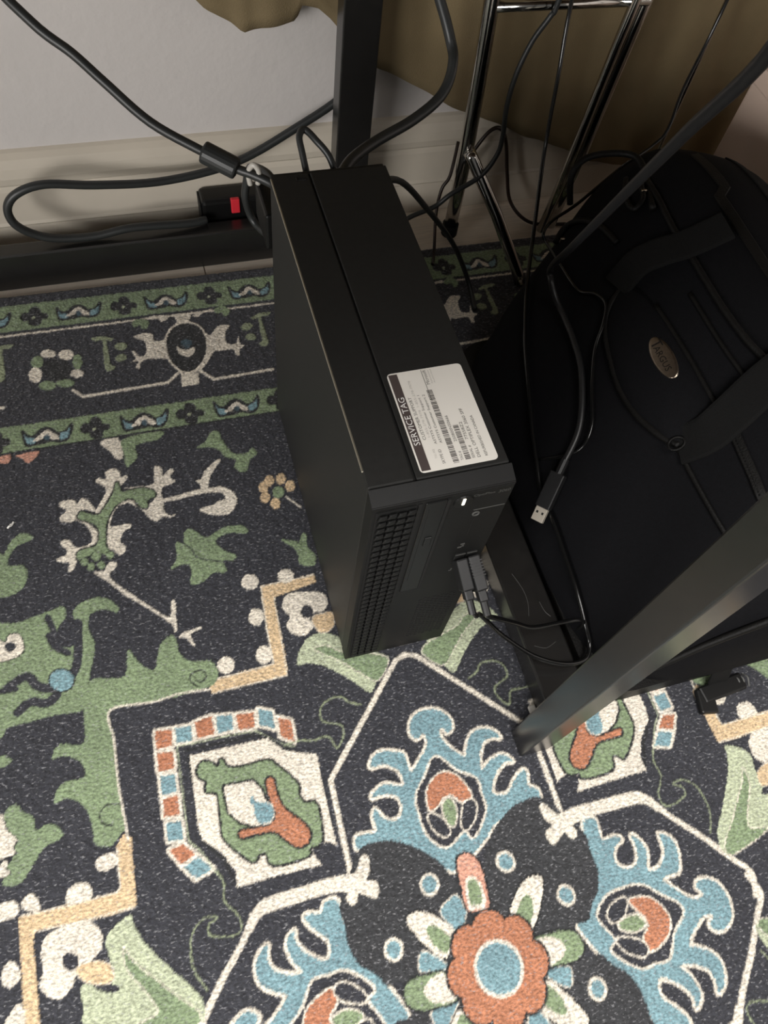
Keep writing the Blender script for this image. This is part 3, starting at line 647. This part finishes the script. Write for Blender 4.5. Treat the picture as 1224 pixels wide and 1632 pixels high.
W2 = [(.0862,-.0385,.168), (.0920,-.0375,.152), (0.1048,-0.0330,0.1290), (0.1295,-0.0322,0.1000), (0.1516,-0.0340,0.0800), (0.1871,-0.0316,0.0650), (0.2040,-0.0322,0.0600), (0.2095,-0.0343,0.0500), (0.2095,-0.0321,0.0300), (0.2073,-0.0275,0.0150), (0.2040,-0.0209,0.0040), (.2020, .01, .0024)]
c2 = cable('usb_cable', 'short black cable from the right front socket ending beside the floor bar', W2, .0021, 'cablethin')
usb_plug(c2, (.0835, -.0006, .1860), (.0858, -.0375, .1700), ridges=6)

# ------------------------------------------------------------------ cables at the back
t = thing('power_cable', 'thick black cable with cylindrical ferrite core hanging across the pale wall', 'cable', (.0114, .30, .2687))
obj('wire', tube([(-.2000, .46, .45), (-0.1757,0.4300,0.3803), (-0.1453,0.4000,0.3495), (-0.1227,0.3850,0.3349), (-0.1052,0.3700,0.3221), (-0.0777,0.3500,0.3010), (-0.0441,0.3300,0.2879), (-0.0216,0.3170,0.2804), (-0.0099,0.3100,0.2788), (0.0030,0.3020,0.2756), (0.0114,0.2990,0.2687)], .0036, 12), M['cable'], t, True)
fa, fb = Vector((-0.0441, 0.3300, 0.2879)), Vector((-0.0200, 0.3160, 0.2798)); fd = (fb - fa).normalized()
fp = [(0, .0055), (.0008, .0078), (.002, .0084), ((fb - fa).length - .002, .0084), ((fb - fa).length - .0008, .0078), ((fb - fa).length, .0055)]
bm = bmesh.new(); rings = []
ax = fd.cross(Vector((0, 0, 1))).normalized(); ay = ax.cross(fd)
for s_, r_ in fp: rings.append([bm.verts.new(fa + fd * s_ + ax * (r_ * math.cos(k * math.pi / 10)) + ay * (r_ * math.sin(k * math.pi / 10))) for k in range(20)])
for i in range(len(rings) - 1):
    for k in range(20): bm.faces.new((rings[i][k], rings[i][(k + 1) % 20], rings[i + 1][(k + 1) % 20], rings[i + 1][k]))
bm.faces.new(rings[0]); bm.faces.new(rings[-1][::-1])
obj('ferrite_core', bm, M['cable'], t, label='black cylindrical ferrite core')
obj('cable_tie', tube([(-.0116, .3110, .2690), (-.0125, .3118, .2800), (-.0085, .3098, .2872), (-.0050, .3078, .2820), (-.0062, .3080, .2715)], .0022, 8), M['clear'], t, True, label='milky plastic cable tie')
cable('mains_cable', 'thick black cable forming a wide loop along the skirting above the floor bar',
      [(.165, .566, .19), (0.1232,0.5640,0.1587), (0.0801,0.5600,0.1361), (0.0293,0.5560,0.1115), (-0.0145,0.5500,0.1015), (-0.0773,0.5450,0.0972), (-0.1423,0.5400,0.1047), (-0.1910,0.5380,0.1128), (-0.2210,0.5360,0.1056), (-0.2343,0.5350,0.0884), (-0.2293,0.5320,0.0680), (-0.2017,0.5300,0.0513), (-0.1559,0.5300,0.0470), (-0.1132,0.5310,0.0520), (-0.0509,0.5330,0.0478), (-0.0295,0.5370,0.0470)], .0046)
mcab = cable('monitor_cable', 'black cable hanging in a short loop beside the rear corner of the computer',
      [(.012, .300, .262), (.006, .330, .262), (-0.0035,0.3560,0.2496), (-0.0071,0.3600,0.2328), (-0.0091,0.3600,0.2171), (-0.0052,0.3600,0.1965), (0.0011,0.3500,0.1902), (0.0100,0.3250,0.1971), (.016, .2985, .20)], .0034)
obj('connector', box(-.0030, .0130, .2985, .3440, .2130, .2480, .002, 2), M['pcgloss'], mcab)
cable('monitor_cable', 'thick black cable curving down in front of the khaki cloth to the computer',
      [(.14, .47, .50), (0.1600,0.4600,0.3800), (0.1860,0.4300,0.3080), (0.1863,0.4100,0.2927), (0.1725,0.3900,0.2781), (0.1415,0.3700,0.2708), (0.1007,0.3450,0.2717), (0.0722,0.3200,0.2754), (0.0566,0.2990,0.2750)], .0046)
cable('audio_cable', 'thin black cable arching up just behind the computer top',
      [(0.0328,0.2985,0.2720), (0.0307,0.3150,0.2890), (0.0305,0.3250,0.2970), (0.0361,0.3300,0.2983), (0.0432,0.3200,0.2950), (0.0510,0.3100,0.2878), (0.0560,0.2985,0.2740)], .0027)
cable('network_cable', 'black cable running from behind the computer down onto the rug by the chrome leg',
      [(0.0880,0.2990,0.2700), (0.1261,0.3400,0.2330), (0.1727,0.3800,0.1659), (0.2290,0.4200,0.0802), (0.2560,0.4232,0.0300), (0.2642,0.4051,0.0060), (.262, .385, .003)], .0029)
cable('speaker_cable', 'black cable hanging in front of the dark cloth and curving left behind the computer',
      [(.345, .495, .598), (.335, .495, .42), (0.3234,0.4950,0.2962), (0.3189,0.4950,0.2792), (0.3056,0.4940,0.2560), (0.2950,0.4900,0.2250), (0.2927,0.4880,0.1912), (0.2959,0.4860,0.1580), (0.2945,0.4860,0.1348), (0.2804,0.4860,0.1093), (0.2482,0.4850,0.0898), (0.2298,0.4850,0.0742), (0.1925,0.4700,0.0752), (0.1714,0.4500,0.0756), (.12, .40, .08), (.075, .299, .10)], .0028)
cable('lamp_cable', 'thin brown cable looping against the shaded skirting',
      [(.288, .556, .06), (0.3047,0.5550,0.0980), (0.3175,0.5560,0.1148), (0.3293,0.5560,0.1162), (0.3413,0.5560,0.0983), (0.3542,0.5540,0.0527), (0.3640,0.5460,0.0180), (0.3790,0.5300,0.0020), (0.4000,0.5200,-.0040), (0.4400,0.5150,-.0050)], .0023, 'cablebrown')
cable('charger_cable', 'thin dark cable dropping straight to the rug edge left of the chrome leg',
      [(.268, .535, .12), (0.2571,0.5160,0.0900), (0.2479,0.5120,0.0754), (0.2433,0.5050,0.0464), (0.2423,0.4879,0.0050), (0.2339,0.4660,0.0025)], .0020, 'cablebrown')

# ------------------------------------------------------------------ power strip
ps = thing('power_strip', 'black power strip with red rocker switch lying behind the floor bar', 'power strip', (.05, .556, FZ))
obj('body', box(-.033, .175, .5456, .5735, FZ, .0640, .005, 3), M['pcgloss'], ps)
sw = obj('rocker_switch', box(.0010, .0112, .5436, .5490, .0455, .0645, .0012, 2), M['red'], ps, label='red rocker switch')
obj('end_cap', box(-.0345, -.0325, .547, .572, FZ + .004, .060, .001, 1), M['pcdark'], ps)

# ------------------------------------------------------------------ chrome stand
st = thing('chrome_rack', 'side table on chrome tube legs with a slanted strut and an added unseen shading top, standing against the khaki cloth', 'rack', (.35, .5, 0))
def rod(P, r, name, n=16): return obj(name, sweep(P, circ(r, n)), M['chrome'], st, True)
rod([(.2727, .5182, .001), (.2715, .516, .06), (.2693, .512, .1261), (.262, .508, .24), (.240, .505, .60)], .0082, 'post')
rod([(.412, .512, .001), (.4185, .511, .08), (.4265, .510, .2435), (.450, .510, .60)], .0085, 'post')
rod([(.396, .503, .001), (.4020, .502, .08), (.4100, .502, .2435), (.434, .502, .60)], .0055, 'slim_post')
rod([(.2683, .504, .130), (.2720, .500, .1240), (.3040, .468, .0676), (.3306, .4236, .012), (.334, .418, .001)], .0072, 'strut')
rod([(.262, .505, .2845), (.34, .505, .2838), (.43, .505, .2830)], .0050, 'rail')
rod([(.5206, .50, .08), (.5206, .50, .1373), (.5194, .50, .2568), (.519, .50, .60)], .0022, 'wire_rod')
rod([(.5206, .50, .08), (.5206, .50, .04), (.523, .49, .001)], .0022, 'wire_foot')
obj('foot_cap', tube([(.2727, .5182, .001), (.2726, .518, .016)], .0105, 14, 2), M['pcdark'], st)
obj('unseen_tabletop', box(.222, .95, -.03, .545, .60, .62, .002), M['desktop'], st)  # added top, out of view, to shade the bag and right-hand wall
rod([(.93, .50, .001), (.93, .50, .60)], .0085, 'post'); rod([(.93, .0, .001), (.93, .0, .60)], .0085, 'post')  # out-of-view posts added to hold up the shading top

# ------------------------------------------------------------------ khaki cloth
hem = [(-.075, .345), (-.045, .315), (-0.0174,0.2766), (-0.0046,0.2623), (0.0192,0.2497), (0.0295,0.2415), (0.0480,0.2452), (0.0821,0.2493), (0.0882,0.2635), (0.1037,0.2599), (0.1167,0.2486), (.1400, .2230), (0.1665,0.2001), (0.2117,0.1762), (0.2777,0.1412), (0.3871,0.0946), (0.4646,0.0600), (0.5335,0.0384), (.62, .030), (.74, .030)]
hx, hz = zip(*hem)
bm = bmesh.new(); NXc, NZc = 200, 46; gv = []
for back in (0, 1):
    g_ = []
    for i in range(NXc + 1):
        x = -.075 + .815 * i / NXc; z0 = float(np.interp(x, hx, hz)); col_ = []
        for k in range(NZc + 1):
            f_ = k / NZc; z = z0 + (.80 - z0) * f_
            fold = .0065 * math.sin(x * 62 + 1.2 * math.sin(z * 9)) + .0035 * math.sin(x * 131 + z * 14) + .003 * math.sin(z * 33 + x * 21)
            crease = -.005 * math.exp(-((x - .0295) / .010) ** 2)
            y = .5605 + fold * .45 + crease - .0025 * math.sin(z * 17) + back * .0012
            if z < .135: y = min(y, .5655 + back * .0012)
            col_.append(bm.verts.new((x, y, z)))
        g_.append(col_)
    gv.append(g_)
for b_ in (0, 1):
    for i in range(NXc):
        for k in range(NZc):
            q_ = (gv[b_][i][k], gv[b_][i + 1][k], gv[b_][i + 1][k + 1], gv[b_][i][k + 1]); bm.faces.new(q_ if b_ == 0 else q_[::-1])
for i in range(NXc): bm.faces.new((gv[0][i][0], gv[1][i][0], gv[1][i + 1][0], gv[0][i + 1][0]))
for k in range(NZc): bm.faces.new((gv[0][0][k], gv[0][0][k + 1], gv[1][0][k + 1], gv[1][0][k])); bm.faces.new((gv[0][-1][k], gv[1][-1][k], gv[1][-1][k + 1], gv[0][-1][k + 1]))
o = obj('khaki_cloth', bm, M['cloth'], None, True, origin=(.33, .5605, .03))
tag(o, 'crumpled khaki cloth hanging against the wall behind the desk leg', 'cloth')

# ------------------------------------------------------------------ storage box
sb = thing('storage_box', 'plain beige box standing behind the black bag', 'box', (.70, .30, 0))
obj('body', box(.57, .85, .12, .4640, .001, .222, .003), M['box'], sb)
obj('lid', box(.5685, .8515, .1185, .4652, .214, .2350, .003), M['box'], sb)

# ------------------------------------------------------------------ laptop bag
PROF = [(.210,.0),(.2015,.03),(.226,.085),(.28,.148),(.33,.196),(.39,.234),(.44,.244),(.485,.232),(.525,.18),(.545,.08),(.54,.0)]
pr = crs(PROF, 5); G = []; NV = 56
for j in range(NV + 1):
    tau = -math.cos(math.pi * j / NV); tau = math.copysign(abs(tau) ** .9, tau)
    s = (1 - min(1, abs(tau)) ** 6.0) ** (1 / 2.4); s = .25 + .75 * s
    c = np.array([.385, .06]); q = c + (pr - c) * s; q[:, 1] = np.maximum(q[:, 1], 0)
    q[:, 1] *= 1 - .05 * math.cos(math.pi * tau / 2) ** 2 * np.clip((q[:, 0] - .3) / .2, 0, 1)
    y1 = np.interp(np.arange(len(pr)), [0, 8, 22, 27, 34, 50], [.325, .325, .395, .405, .375, .31])
    G.append(np.c_[q[:, 0], (-.104 + y1) / 2 + (y1 + .104) / 2 * tau, q[:, 1]])
bag = thing('laptop_bag', 'bulky black nylon laptop bag with silver oval badge slumped beside the floor bar', 'bag', (.38, .14, 0))
bm = bmesh.new(); vv = [[bm.verts.new(p + np.array([0, 0, .002])) for p in r_] for r_ in G]
for j in range(NV):
    for i in range(len(pr) - 1): bm.faces.new((vv[j][i], vv[j][i + 1], vv[j + 1][i + 1], vv[j + 1][i]))
for r_ in (vv[0], vv[-1]): bm.faces.new(r_)
for j in range(NV): bm.faces.new((vv[j][0], vv[j][-1], vv[j + 1][-1], vv[j + 1][0]))
obj('body', bm, M['bag'], bag, True)
bm = bmesh.new(); pts_ = []
for cx_, cy_, a0 in ((.505, .275, 0), (.240, .275, 90), (.240, -.060, 180), (.505, -.060, 270)):
    for k in range(7):
        an = math.radians(a0 + k * 15); pts_.append((cx_ + .038 * math.cos(an), cy_ + .038 * math.sin(an)))
lo_ = [bm.verts.new((x, y, .0015)) for x, y in pts_]; hi_ = [bm.verts.new((x, y, .032)) for x, y in pts_]
bm.faces.new(hi_); bm.faces.new(lo_[::-1])
for k in range(len(pts_)): bm.faces.new((lo_[k], lo_[(k + 1) % len(pts_)], hi_[(k + 1) % len(pts_)], hi_[k]))
obj('base_panel', bm, M['bag2'], bag)
GP = np.array(G).reshape(-1, 3)
def near(p):
    P = GP; k = np.argmin(((P - np.array(p)) ** 2).sum(1)); return P[k]
def bag_normal(p):
    j, i = np.unravel_index(np.argmin(((np.array(G) - np.array(p)) ** 2).sum(2)), (NV + 1, len(pr)))
    a = G[j][min(i + 1, len(pr) - 1)] - G[j][max(i - 1, 0)]; b = G[min(j + 1, NV)][i] - G[max(j - 1, 0)][i]
    n = np.cross(b, a); n /= np.linalg.norm(n) + 1e-12
    return n if n @ (np.array([-.3, -.1, .8])) > 0 else -n
def ribbon(P, w, h, name, mt, parent=bag, snap=False):
    Q = crs(P, 6); bm = bmesh.new(); rings = []
    if snap: Q = np.array([near(q) + bag_normal(q) * .0015 for q in Q])
    for i, p in enumerate(Q):
        T = Q[min(i + 1, len(Q) - 1)] - Q[max(i - 1, 0)]; T /= np.linalg.norm(T)
        n = bag_normal(p); n = n - T * (n @ T); n /= np.linalg.norm(n); S = np.cross(T, n)
        rings.append([bm.verts.new(p + S * a * w / 2 + n * b * h / 2) for a, b in ((-1, -1), (1, -1), (1, .6), (.85, 1), (-.85, 1), (-1, .6))])
    for A, B in zip(rings[:-1], rings[1:]):
        for k in range(6): bm.faces.new((A[k], A[(k + 1) % 6], B[(k + 1) % 6], B[k]))
    bm.faces.new(rings[0]); bm.faces.new(rings[-1][::-1])
    return obj(name, bm, M[mt], parent)
pip = [(0.3165,0.2283,0.1879), (0.3007,0.2171,0.1739), (0.2917,0.1996,0.1650), (0.2859,0.1717,0.1590), (0.2823,0.1389,0.1550), (0.2836,0.1093,0.1564), (0.2894,0.0819,0.1626), (0.2969,0.0618,0.1704)]
obj('piping', tube(pip, .0036, 10), M['bag2'], bag, True)
# front pocket panel, a shallow pad inside the piping
pan = [(.3165,.2283,.1879),(.3007,.2171,.1739),(.2917,.1996,.1650),(.2859,.1717,.1590),(.2823,.1389,.1550),(.2836,.1093,.1564),(.2894,.0819,.1626),(.2969,.0618,.1704),(.3257,.0534,.1939),(.3273,.0912,.1951),(.3277,.1394,.1953),(.3262,.1923,.1942)]
bm = bmesh.new(); ring = crs(pan, 4, True); cen = ring.mean(0); cn = bag_normal(cen); layers = []
for f_, h_ in ((1, -.003), (1, .0015), (.9, .0045), (.7, .0065), (.4, .0075)):
    layers.append([bm.verts.new(cen + (p - cen) * f_ + cn * h_) for p in ring])
for A, B in zip(layers[:-1], layers[1:]):
    for k in range(len(ring)): bm.faces.new((A[k], A[(k + 1) % len(ring)], B[(k + 1) % len(ring)], B[k]))
bm.faces.new(layers[-1])
pk = obj('front_pocket', bm, M['bag'], bag, True)
for nm, P, r_ in (('seam_cord', [(0.3262,0.1923,0.1952), (0.3277,0.1394,0.1963), (0.3273,0.0912,0.1961), (0.3257,0.0534,0.1949)], .0024), ('seam_cord', [(0.3502,0.1866,0.2113), (0.3505,0.1280,0.2114), (0.3527,0.0787,0.2132)], .0020),
                  ('piping', [(.3700,.325,.2190), (0.3659,0.2906,0.2221), (0.3630,0.2536,0.2214), (0.3634,0.2096,0.2211), (0.3633,0.1610,0.2205), (0.3653,0.1204,0.2217), (0.3685,0.0941,0.2238), (.372, .03, .226)], .0030),
                  ('seam_cord', [(0.2962,0.0611,0.1682), (0.2959,0.0269,0.1675), (0.2980,-0.0151,0.1663), (0.3044,-0.0497,0.1630)], .0022),
                  ('piping', [(.236,-.079,.020), (0.2528,-0.0870,0.0529), (0.2796,-0.0886,0.0976), (0.3181,-0.0906,0.1370), (.372, -.091, .165)], .0032),
                  ('piping', [(0.3006,0.3328,0.1453), (0.3130,0.3420,0.1560), (0.3185,0.3283,0.1747), (0.3231,0.3024,0.1885), (0.3253,0.2742,0.1938)], .0032),
                  ('side_loop', [(0.3598,0.3412,0.2089), (0.3475,0.3167,0.2090), (0.3459,0.2970,0.2110), (0.3554,0.3012,0.2177), (0.3616,0.3221,0.2193)], .0028),
                  ('carry_loop', [(0.3240,0.3640,0.1650), (0.3200,0.3730,0.1918), (0.3314,0.3780,0.2058), (0.3554,0.3780,0.2098), (0.3779,0.3650,0.2140), (0.3760,0.3350,0.2150), (0.3565,0.2844,0.2201)], .0034)):
    obj(nm, tube(P, r_, 8), M['bag2'], bag, True)
ribbon([(0.2962,0.0618,0.1711), (0.3077,0.0559,0.1922), (0.3244,0.0608,0.2106), (0.3532,0.0732,0.2302), (.395, .088, .248)], .034, .0028, 'strap', 'web')
ribbon([(0.3079,0.2298,0.1844), (0.3238,0.2360,0.2051), (0.3426,0.2330,0.2187), (0.3634,0.2319,0.2249), (.395, .230, .243)], .030, .0028, 'strap', 'web')
obj('strap_ring', tube([(0.2930 + .0055 * math.cos(k * math.pi / 5), 0.0630 + .0055 * math.sin(k * math.pi / 5), 0.1735 + .004 * math.cos(k * math.pi / 5)) for k in range(10)], .0012, 6, 2, closed=True), M['bag2'], bag, True)
zp = ribbon([(0.3290,0.0564,0.1972), (0.3274,0.0364,0.1962), (0.3258,0.0105,0.1943), (0.3248,-0.0058,0.1922), (.326, -.035, .186)], .008, .0024, 'zip', 'bag2')
for k in range(22):
    p = np.array((.3285, .050, .1982)) + np.array((-.0037, -.056, -.006)) * k / 21
    obj('zip_tooth', box(p[0] - .0022, p[0] + .0022, p[1] - .0007, p[1] + .0007, p[2] - .0009, p[2] + .0009), M['web'], zp)
ribbon([(.418, .335, .2365), (.416, .28, .2375), (.414, .20, .2345), (.414, .10, .2340), (.417, .0, .2375)], .010, .003, 'top_zip', 'bag2', snap=True)
ribbon([(.458, .330, .2395), (.457, .28, .2385), (.455, .20, .2345), (.455, .10, .2340), (.457, .0, .2385)], .006, .003, 'seam_tape', 'web', snap=True)
obj('zip_pull', box(.4080, .4200, .1000, .1035, .2350, .2385, .0008, 1), M['badge'], bag, label='small metal zip pull')
obj('zip_pull', box(.3560, .3620, .3080, .3105, .2185, .2215, .0006, 1), M['badge'], bag)
obj('zip_pull', box(.2955, .3000, .3180, .3205, .1580, .1640, .0006, 1), M['badge'], bag)
# badge
bc = Vector((.3106, .1392, .1893)); bX = Vector((0, -1, 0)); bY = Vector((.79, 0, .613)).normalized(); bN = bX.cross(bY)
def bpt(u, v, h): return bc + bX * u + bY * v + bN * h
bm = bmesh.new(); lay = []
for f_, h_ in ((1, -.004), (1, .0006), (.94, .0013), (.80, .0016), (.45, .0017)):
    lay.append([bm.verts.new(bpt(.0232 * f_ * math.cos(k * math.pi / 20), .0090 * f_ * math.sin(k * math.pi / 20), h_)) for k in range(40)])
for A, B in zip(lay[:-1], lay[1:]):
    for k in range(40): bm.faces.new((A[k], A[(k + 1) % 40], B[(k + 1) % 40], B[k]))
bm.faces.new(lay[-1]); bm.faces.new(lay[0][::-1])
bd = obj('badge', bm, M['badge'], bag, label='silver oval maker badge')
link_mesh('badge_lettering', text_mesh('T', .0085, bpt(-.0190, -.0036, .00175), bX, bY, .0088), M['badgeink'], bd)
link_mesh('badge_lettering', text_mesh('ARGUS', .0265, bpt(-.0125, -.0036, .00175), bX, bY, .0056), M['badgeink'], bd)
# strap end with buckle lying on the rug
bu = obj('strap_buckle', box(-.0235, .0235, -.0080, .0080, 0, .0085, .002, 2, mtx=Matrix.Translation((.336, -.1130, .001)) @ Matrix.Rotation(math.radians(4), 4, 'Z')), M['pcgloss'], bag)
obj('buckle_arm', box(-.0085, .0085, -.0150, .0080, 0, .0075, .002, 2, mtx=Matrix.Translation((.3165, -.1170, .001)) @ Matrix.Rotation(math.radians(-12), 4, 'Z')), M['pcgloss'], bu)
for k in range(3):
    obj('buckle_bar', tube([(.352 + k * .005, -.1055, .006), (.354 + k * .005, -.1100, .0095), (.353 + k * .005, -.1180, .006)], .0010, 6, 4), M['glyph'], bu, True)
ribbon([(.330, -.088, .060), (.331, -.100, .030), (.333, -.107, .010)], .020, .002, 'buckle_strap', 'web')

# ------------------------------------------------------------------ loose cables over the bag
L1 = [(0.2280,0.1015,0.1046), (0.2451,0.1207,0.1188), (0.2552,0.1430,0.1301), (0.2650,0.1774,0.1407), (0.2688,0.2081,0.1447), (0.2692,0.2346,0.1475), (0.2666,0.2518,0.1526), (0.2632,0.2639,0.1626), (0.2605,0.2701,0.1769), (0.2340,0.2197,0.2495), (0.2075,0.1693,0.3221), (0.1810,0.1189,0.3948), (0.1546,0.0684,0.4674), (0.1281,0.0180,0.5400), (.09, -.01, .60), (.06, .0, .66), (.05, .02, .714)]
t = cable('loose_usb_cable', 'black cable hanging over the bag with its silver metal plug loose', L1, .0032, 'plug')
a, b = Vector(L1[0]), Vector((.2055, .0750, .0760)); d = (b - a).normalized()
s = Vector((.45, -.85, .25)); s = (s - d * s.dot(d)).normalized(); n = d.cross(s)
mx = Matrix((s, n, d)).transposed().to_4x4(); mx.translation = a
Ln = (b - a).length
pb = obj('plug', box(-.0075, .0075, -.0040, .0040, Ln * .22, Ln, .0012, 2, mtx=mx), M['plug'], t)
mc = obj('connector', box(-.0060, .0060, -.0023, .0023, Ln - .001, Ln + .0135, .0004, 1, mtx=mx), M['steel'], pb, label='silver metal plug tip')
for x in (-.0028, .0028):
    obj('contact_hole', box(x - .0010, x + .0010, -.00245, .00245, Ln + .004, Ln + .0062, mtx=mx), M['hole'], mc)
obj('strain_relief', sweep([tuple(a + d * (k * .0018 - .004)) for k in range(9)], circ(.0040, 10)), M['plug'], pb)
cable('headset_cable', 'thin glossy black cable trailing over the bag front and curling by its pocket',
      [(.484, .46, .598), (.480, .455, .42), (0.4763,0.4500,0.2986), (0.4555,0.4300,0.2372), (0.4419,0.4100,0.2068), (0.4252,0.4020,0.1944), (0.3796,0.3820,0.1855), (0.3333,0.3650,0.1630), (0.3036,0.3550,0.1540), (0.2880,0.3400,0.1531), (0.2900,0.3300,0.1480), (0.2849,0.2859,0.1586), (0.2860,0.2507,0.1630), (0.2934,0.2357,0.1720), (0.2967,0.2202,0.1744), (0.2889,0.2025,0.1676), (0.2773,0.1848,0.1553), (0.2653,0.1534,0.1426), (0.2554,0.1208,0.1308), (0.2449,0.1075,0.1174), (0.2328,0.1116,0.0998), (0.2213,0.1242,0.0787)], .0017, 'cablethin')

# ------------------------------------------------------------------ lint
bm = bmesh.new(); tube([(-.2787, .2038, .0010), (-.2768, .2050, .0022), (-.2753, .2057, .0012), (-.2728, .2093, .0014)], .0009, 6, 4, bm=bm)
tube([(-.2772, .2046, .0015), (-.2756, .2068, .0020), (-.2748, .2072, .0012)], .0007, 6, 4, bm=bm)
o = obj('lint_fleck', bm, M['lint'], origin=(-.2756, .206, 0)); tag(o, 'tiny white fleck of lint on the dark rug field', 'lint')
